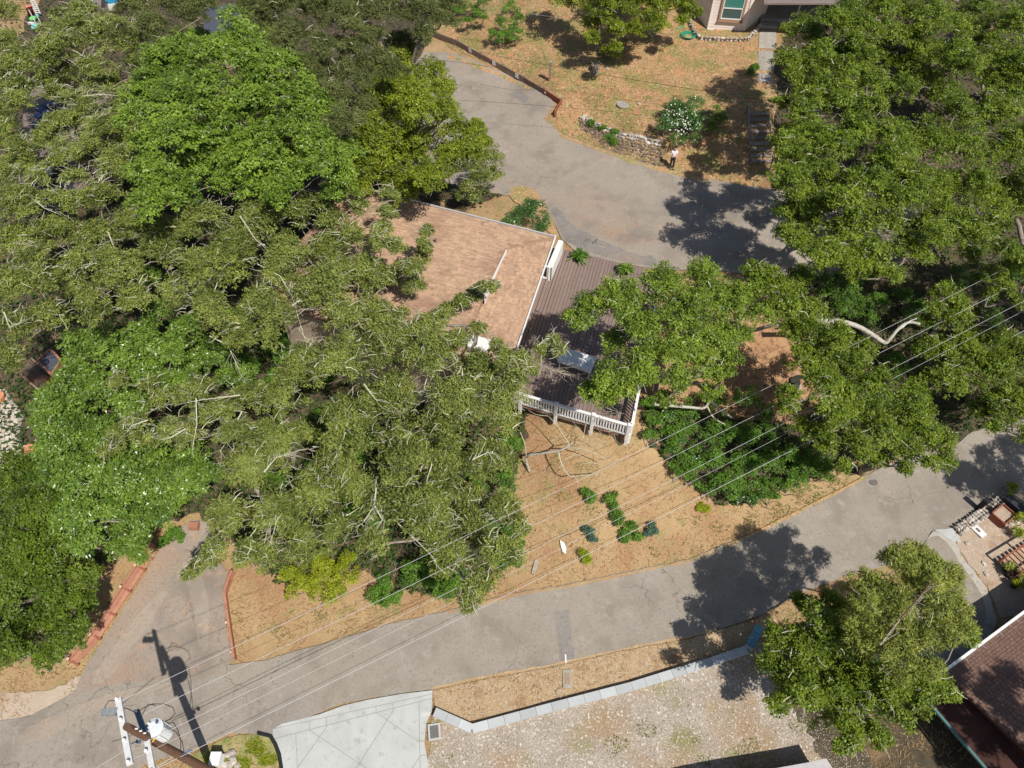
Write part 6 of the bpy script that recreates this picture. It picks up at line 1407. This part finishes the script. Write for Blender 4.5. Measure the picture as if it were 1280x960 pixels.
for i in range(2):
    for j in range(3):
        c = P(47+i*9+j*1.5, 153-j*9-i*4.5, zr+.16); d = (P(57, 148, zr)-P(47, 155, zr)).normalized(); n = Vector((-d.y, d.x, 0)); mb = MB(); mb.box(c, (.62, .58, .04), (d, n, UX)); mb.build('panel', M['glass_blue'], sol)
mb = MB(); mb.beam(P(44, 151, zr+.2), P(54, 157, zr+.2), .08, .06); mb.beam(P(54, 157.5, zr+.2), P(65, 148, zr+.2), .08, .06); mb.build('frame', M['white'], sol)
zz = hit(60, 212).z+2.4; mb = MB(); q4 = [P(22, 218, zz), P(62, 194, zz), P(80, 200, zz), P(56, 226, zz), P(28, 228, zz)]
sr = thing('dark_roofed_shed', Vector((*P(50, 212, zz)[:2], zz-2.4)), 'outbuilding at the left below the solar panels, roof colour darkened for shade', 'shed')
mb.prism([(p.x, p.y) for p in q4], zz-.12, zz, .4); mb.build('roof', M['slate'], sr); mb = MB(); mb.prism(inset([(p.x, p.y) for p in q4], .25), zz-3, zz-.12); mb.build('wall', M['slate'], sr)  # roof side in shadow, its shade put into the dark tone
zq = hit(280, 25).z+2.6; q4 = [P(256, 8, zq), P(300, 4, zq), P(306, 36, zq), P(270, 50, zq), P(254, 40, zq)]
s3 = thing('dark_roofed_shed', Vector((*P(280, 25, zq)[:2], zq-2.6)), 'shaded slate roof behind the tip of the bright green tree', 'shed')
mb = MB(); mb.prism([(p.x, p.y) for p in q4], zq-.12, zq, .7); mb.build('roof', M['slate'], s3); mb = MB(); mb.prism(inset([(p.x, p.y) for p in q4], .25), zq-3, zq-.12); mb.build('wall', M['tanwall'], s3)
# tan and rust skylight slot at (160, 100)
zz = zr+.6; q4 = [P(154, 98, zz), P(166, 96, zz), P(173, 108, zz), P(163, 116, zz)]
t4 = thing('roof_skylight', q4[0], 'narrow tan and rust skylight slot in the gap left of the broadleaf tree', 'table')
mb = MB(); mb.plate([q4[0].lerp(q4[3], .5), q4[1].lerp(q4[2], .5), q4[2], q4[3]], .05); mb.build('top_board', M['shingle_tan'], t4); mb = MB(); mb.plate([q4[0], q4[1], q4[1].lerp(q4[2], .49), q4[0].lerp(q4[3], .49)], .05); mb.build('top_board', M['redwood'], t4)
for q in q4: mb = MB(); mb.beam(q-UX*4, q-UX*.06, .06, .06, Vector((0, 1, 0))); mb.build('leg', M['white'], t4)
# play yard, upper left
z9 = hit(45, 20).z
ps_ = thing('play_slide', hit(38, 15), 'red play slide in the upper left yard', 'slide')
mb = MB(); a = hit(36, 8, 1.6); b = hit(40, 20, .2); mb.beam(a, b, .55, .06); mb.build('chute', M['red_plastic'], ps_)
for s in (-.27, .27): mb = MB(); mb.beam(a+Vector((s, 0, .08)), b+Vector((s, 0, .08)), .05, .16); mb.build('side_rail', M['red_plastic'], ps_)
for s in (-.22, .22): mb = MB(); mb.beam(a+Vector((s, .1, -1.6)), a+Vector((s, .1, 0)), .06, .06, Vector((0, 1, 0))); mb.build('leg', M['white'], ps_)
ld = thing('white_ladder', hit(44, 12), 'white ladder leaning beside the red slide', 'ladder'); a = hit(38, -6, 1.8); b = hit(48, 17, .3); d = (b-a).normalized(); n = Vector((d.y, -d.x, 0)).normalized()
for s in (-.2, .2): mb = MB(); mb.beam(a+n*s, b+n*s, .07, .07); mb.build('side_rail', M['white'], ld)
for k in range(9): q = a.lerp(b, (k+.5)/9); mb = MB(); mb.beam(q-n*.2, q+n*.2, .08, .05); mb.build('rung', M['white'], ld)
for (x, y, sx, sy, m, nm, lb) in ((48, 34, .9, .6, 'turq', 'play_mat', 'turquoise mat on the ground of the play yard'), (42, 24, .45, .4, 'lime', 'toy_box', 'lime green toy box beside the red slide'), (46, 21, .4, .35, 'turq', 'toy_box', 'small turquoise toy box below the ladder'), (40, 30.5, .6, .12, 'white', 'garden_board', 'thin white board above the turquoise mat')):
    p = hit(x, y, .3); t = thing(nm, p, lb, 'toy'); mb = MB(); mb.prism(inset([(p.x-sx/2, p.y-sy/2), (p.x+sx/2, p.y-sy*.4), (p.x+sx*.4, p.y+sy/2), (p.x-sx*.45, p.y+sy*.45)], 0), p.z, p.z+.18); mb.build('shell', M[m], t)
    mb = MB(); mb.box(p+UX*.2, (sx*.6, sy*.5, .04)); mb.build('top_panel', M[m], t)
pool = thing('round_pool', hit(138, 2), 'round blue pool with white rim at the top left edge', 'pool'); p = hit(140, -2, .5)
mb = MB(); mb.cyl(p-UX*.7, 1.35, .75, 28); mb.build('pool_wall', M['white'], pool); mb = MB(); mb.cyl(p+UX*.055, 1.22, .012, 28); mb.build('water', M['blue_water'], pool)
zz = hit(110, -5).z+2.5; q4 = [P(70, -20, zz), P(128, -20, zz), P(126, 8, zz), P(108, 12, zz), P(94, 4, zz)]; s4 = thing('grey_roofed_shed', Vector((*P(105, 0, zz)[:2], zz-2.5)), 'grey roofed shed at the top edge left of the round pool', 'shed')
mb = MB(); mb.prism([(p.x, p.y) for p in q4], zz-.1, zz); mb.build('roof', M['roof_taupe'], s4); mb = MB(); mb.prism(inset([(p.x, p.y) for p in q4], .3), zz-3, zz-.1); mb.build('wall', M['tanwall'], s4)
p = hit(505, 32, .4); 

# ---------------------------------------------------------------- person at the roadside
pf = hit(839, 211); pn = thing('person', pf, 'person in white top and dark trousers standing under the flowering bush', 'person')
def skin(name, chains, m, parent, sub=2):
    """chains: list of [(x,y,z,r),...]; local metres, first point of later chains may repeat an earlier one"""
    vs = []; es = []; rs = []; key = {}
    def vid(q):
        k_ = (round(q[0], 3), round(q[1], 3), round(q[2], 3))
        if k_ not in key: key[k_] = len(vs); vs.append(q[:3]); rs.append(q[3])
        return key[k_]
    for c in chains:
        ids = [vid(q) for q in c]
        es += list(zip(ids[:-1], ids[1:]))
    me = bpy.data.meshes.new(name); me.from_pydata(vs, es, []); me.materials.append(M[m])
    o = put(name, me, parent); md = o.modifiers.new('skin', 'SKIN'); sv_ = me.skin_vertices[0].data if me.skin_vertices else None
    if sv_ is None:
        bm = bmesh.new(); bm.from_mesh(me); bm.verts.layers.skin.verify(); bm.to_mesh(me); bm.free(); sv_ = me.skin_vertices[0].data
    for i, r_ in enumerate(rs): sv_[i].radius = (r_, r_) if not isinstance(r_, tuple) else r_; sv_[i].use_root = (i == 0)
    s_ = o.modifiers.new('sub', 'SUBSURF'); s_.levels = sub; s_.render_levels = sub; return o
# faces the camera side (-y); arms bent holding a small dark controller
body = [[(0,0,.95,.12),(0,0,1.15,.12),(0,0,1.38,.13),(0,-.01,1.48,.055),(0,-.02,1.56,.08),(0,-.025,1.64,.092),(0,-.02,1.70,.075)]]
fing = []
for s in (-1, 1):
    body.append([(0,0,1.38,.13),(s*.17,0,1.40,.058),(s*.21,-.02,1.14,.042),(s*.12,-.22,1.10,.032),(s*.075,-.27,1.11,.024)])
    body.append([(0,0,.95,.12),(s*.09,0,.90,.085),(s*.10,0,.50,.055),(s*.10,.01,.09,.04),(s*.10,-.12,.035,.035)])
    for f in range(4):
        zf = 1.135-.018*f; L_ = (.055, .062, .058, .045)[f]
        body.append([(s*.075,-.27,1.11,.024),(s*.055,-.30,zf,.0085),(s*.04,-.30-L_*.45,zf-.004,.008),(s*.022,-.30-L_*.5,zf-.01,.007)])
    body.append([(s*.075,-.27,1.11,.024),(s*.05,-.275,1.15,.0095),(s*.03,-.30,1.16,.008)])
skin('body', body, 'skin', pn, 1)
skin('shirt', [[(0,0,.98,.145),(0,0,1.15,.135),(0,0,1.38,.15),(0,-.005,1.46,.07)], [(0,0,1.38,.15),(-.17,0,1.40,.078),(-.21,-.02,1.17,.062)], [(0,0,1.38,.15),(.17,0,1.40,.078),(.21,-.02,1.17,.062)]], 'shirt', pn)
skin('trousers', [[(0,0,1.0,.14),(0,0,.93,.15),(-.09,0,.86,.10),(-.10,0,.5,.075),(-.11,.01,.08,.07)], [(0,0,.93,.15),(.09,0,.86,.10),(.10,0,.5,.075),(.11,.01,.08,.07)]], 'trouser', pn)
skin('hair', [[(0,.02,1.50,.06),(0,.035,1.60,.085),(0,.03,1.68,.098),(0,0,1.73,.088),(0,-.06,1.725,.05)]], 'hair', pn)
for s in (-1, 1): q = MB(); q.box(pf+Vector((s*.10, -.05, .035)), (.09, .26, .07)); q.build('shoe', M['black'], pn)
for s in (-1, 1): q = MB(); q.box(pf+Vector((s*.032, -.112, 1.645)), (.018, .012, .012)); q.build('eye', M['hair'], pn)
q = MB(); q.add([pf+Vector(v) for v in ((-.012, -.112, 1.60), (.012, -.112, 1.60), (0, -.140, 1.605), (0, -.112, 1.64))], [(0, 1, 2), (0, 2, 3), (1, 3, 2)]); q.build('nose', M['skin'], pn)
q = MB(); q.box(pf+Vector((0, -.330, 1.12)), (.16, .09, .03)); tag(q.build('controller', M['black'], None, org=pf+Vector((0, -.33, 1.12))), 'small dark device held by the person in both hands', 'device')
print('LEAVES', LEAFN, 'TRIS', sum(len(o.data.loops)-2*len(o.data.polygons) for o in COL.objects if o.type=='MESH'))
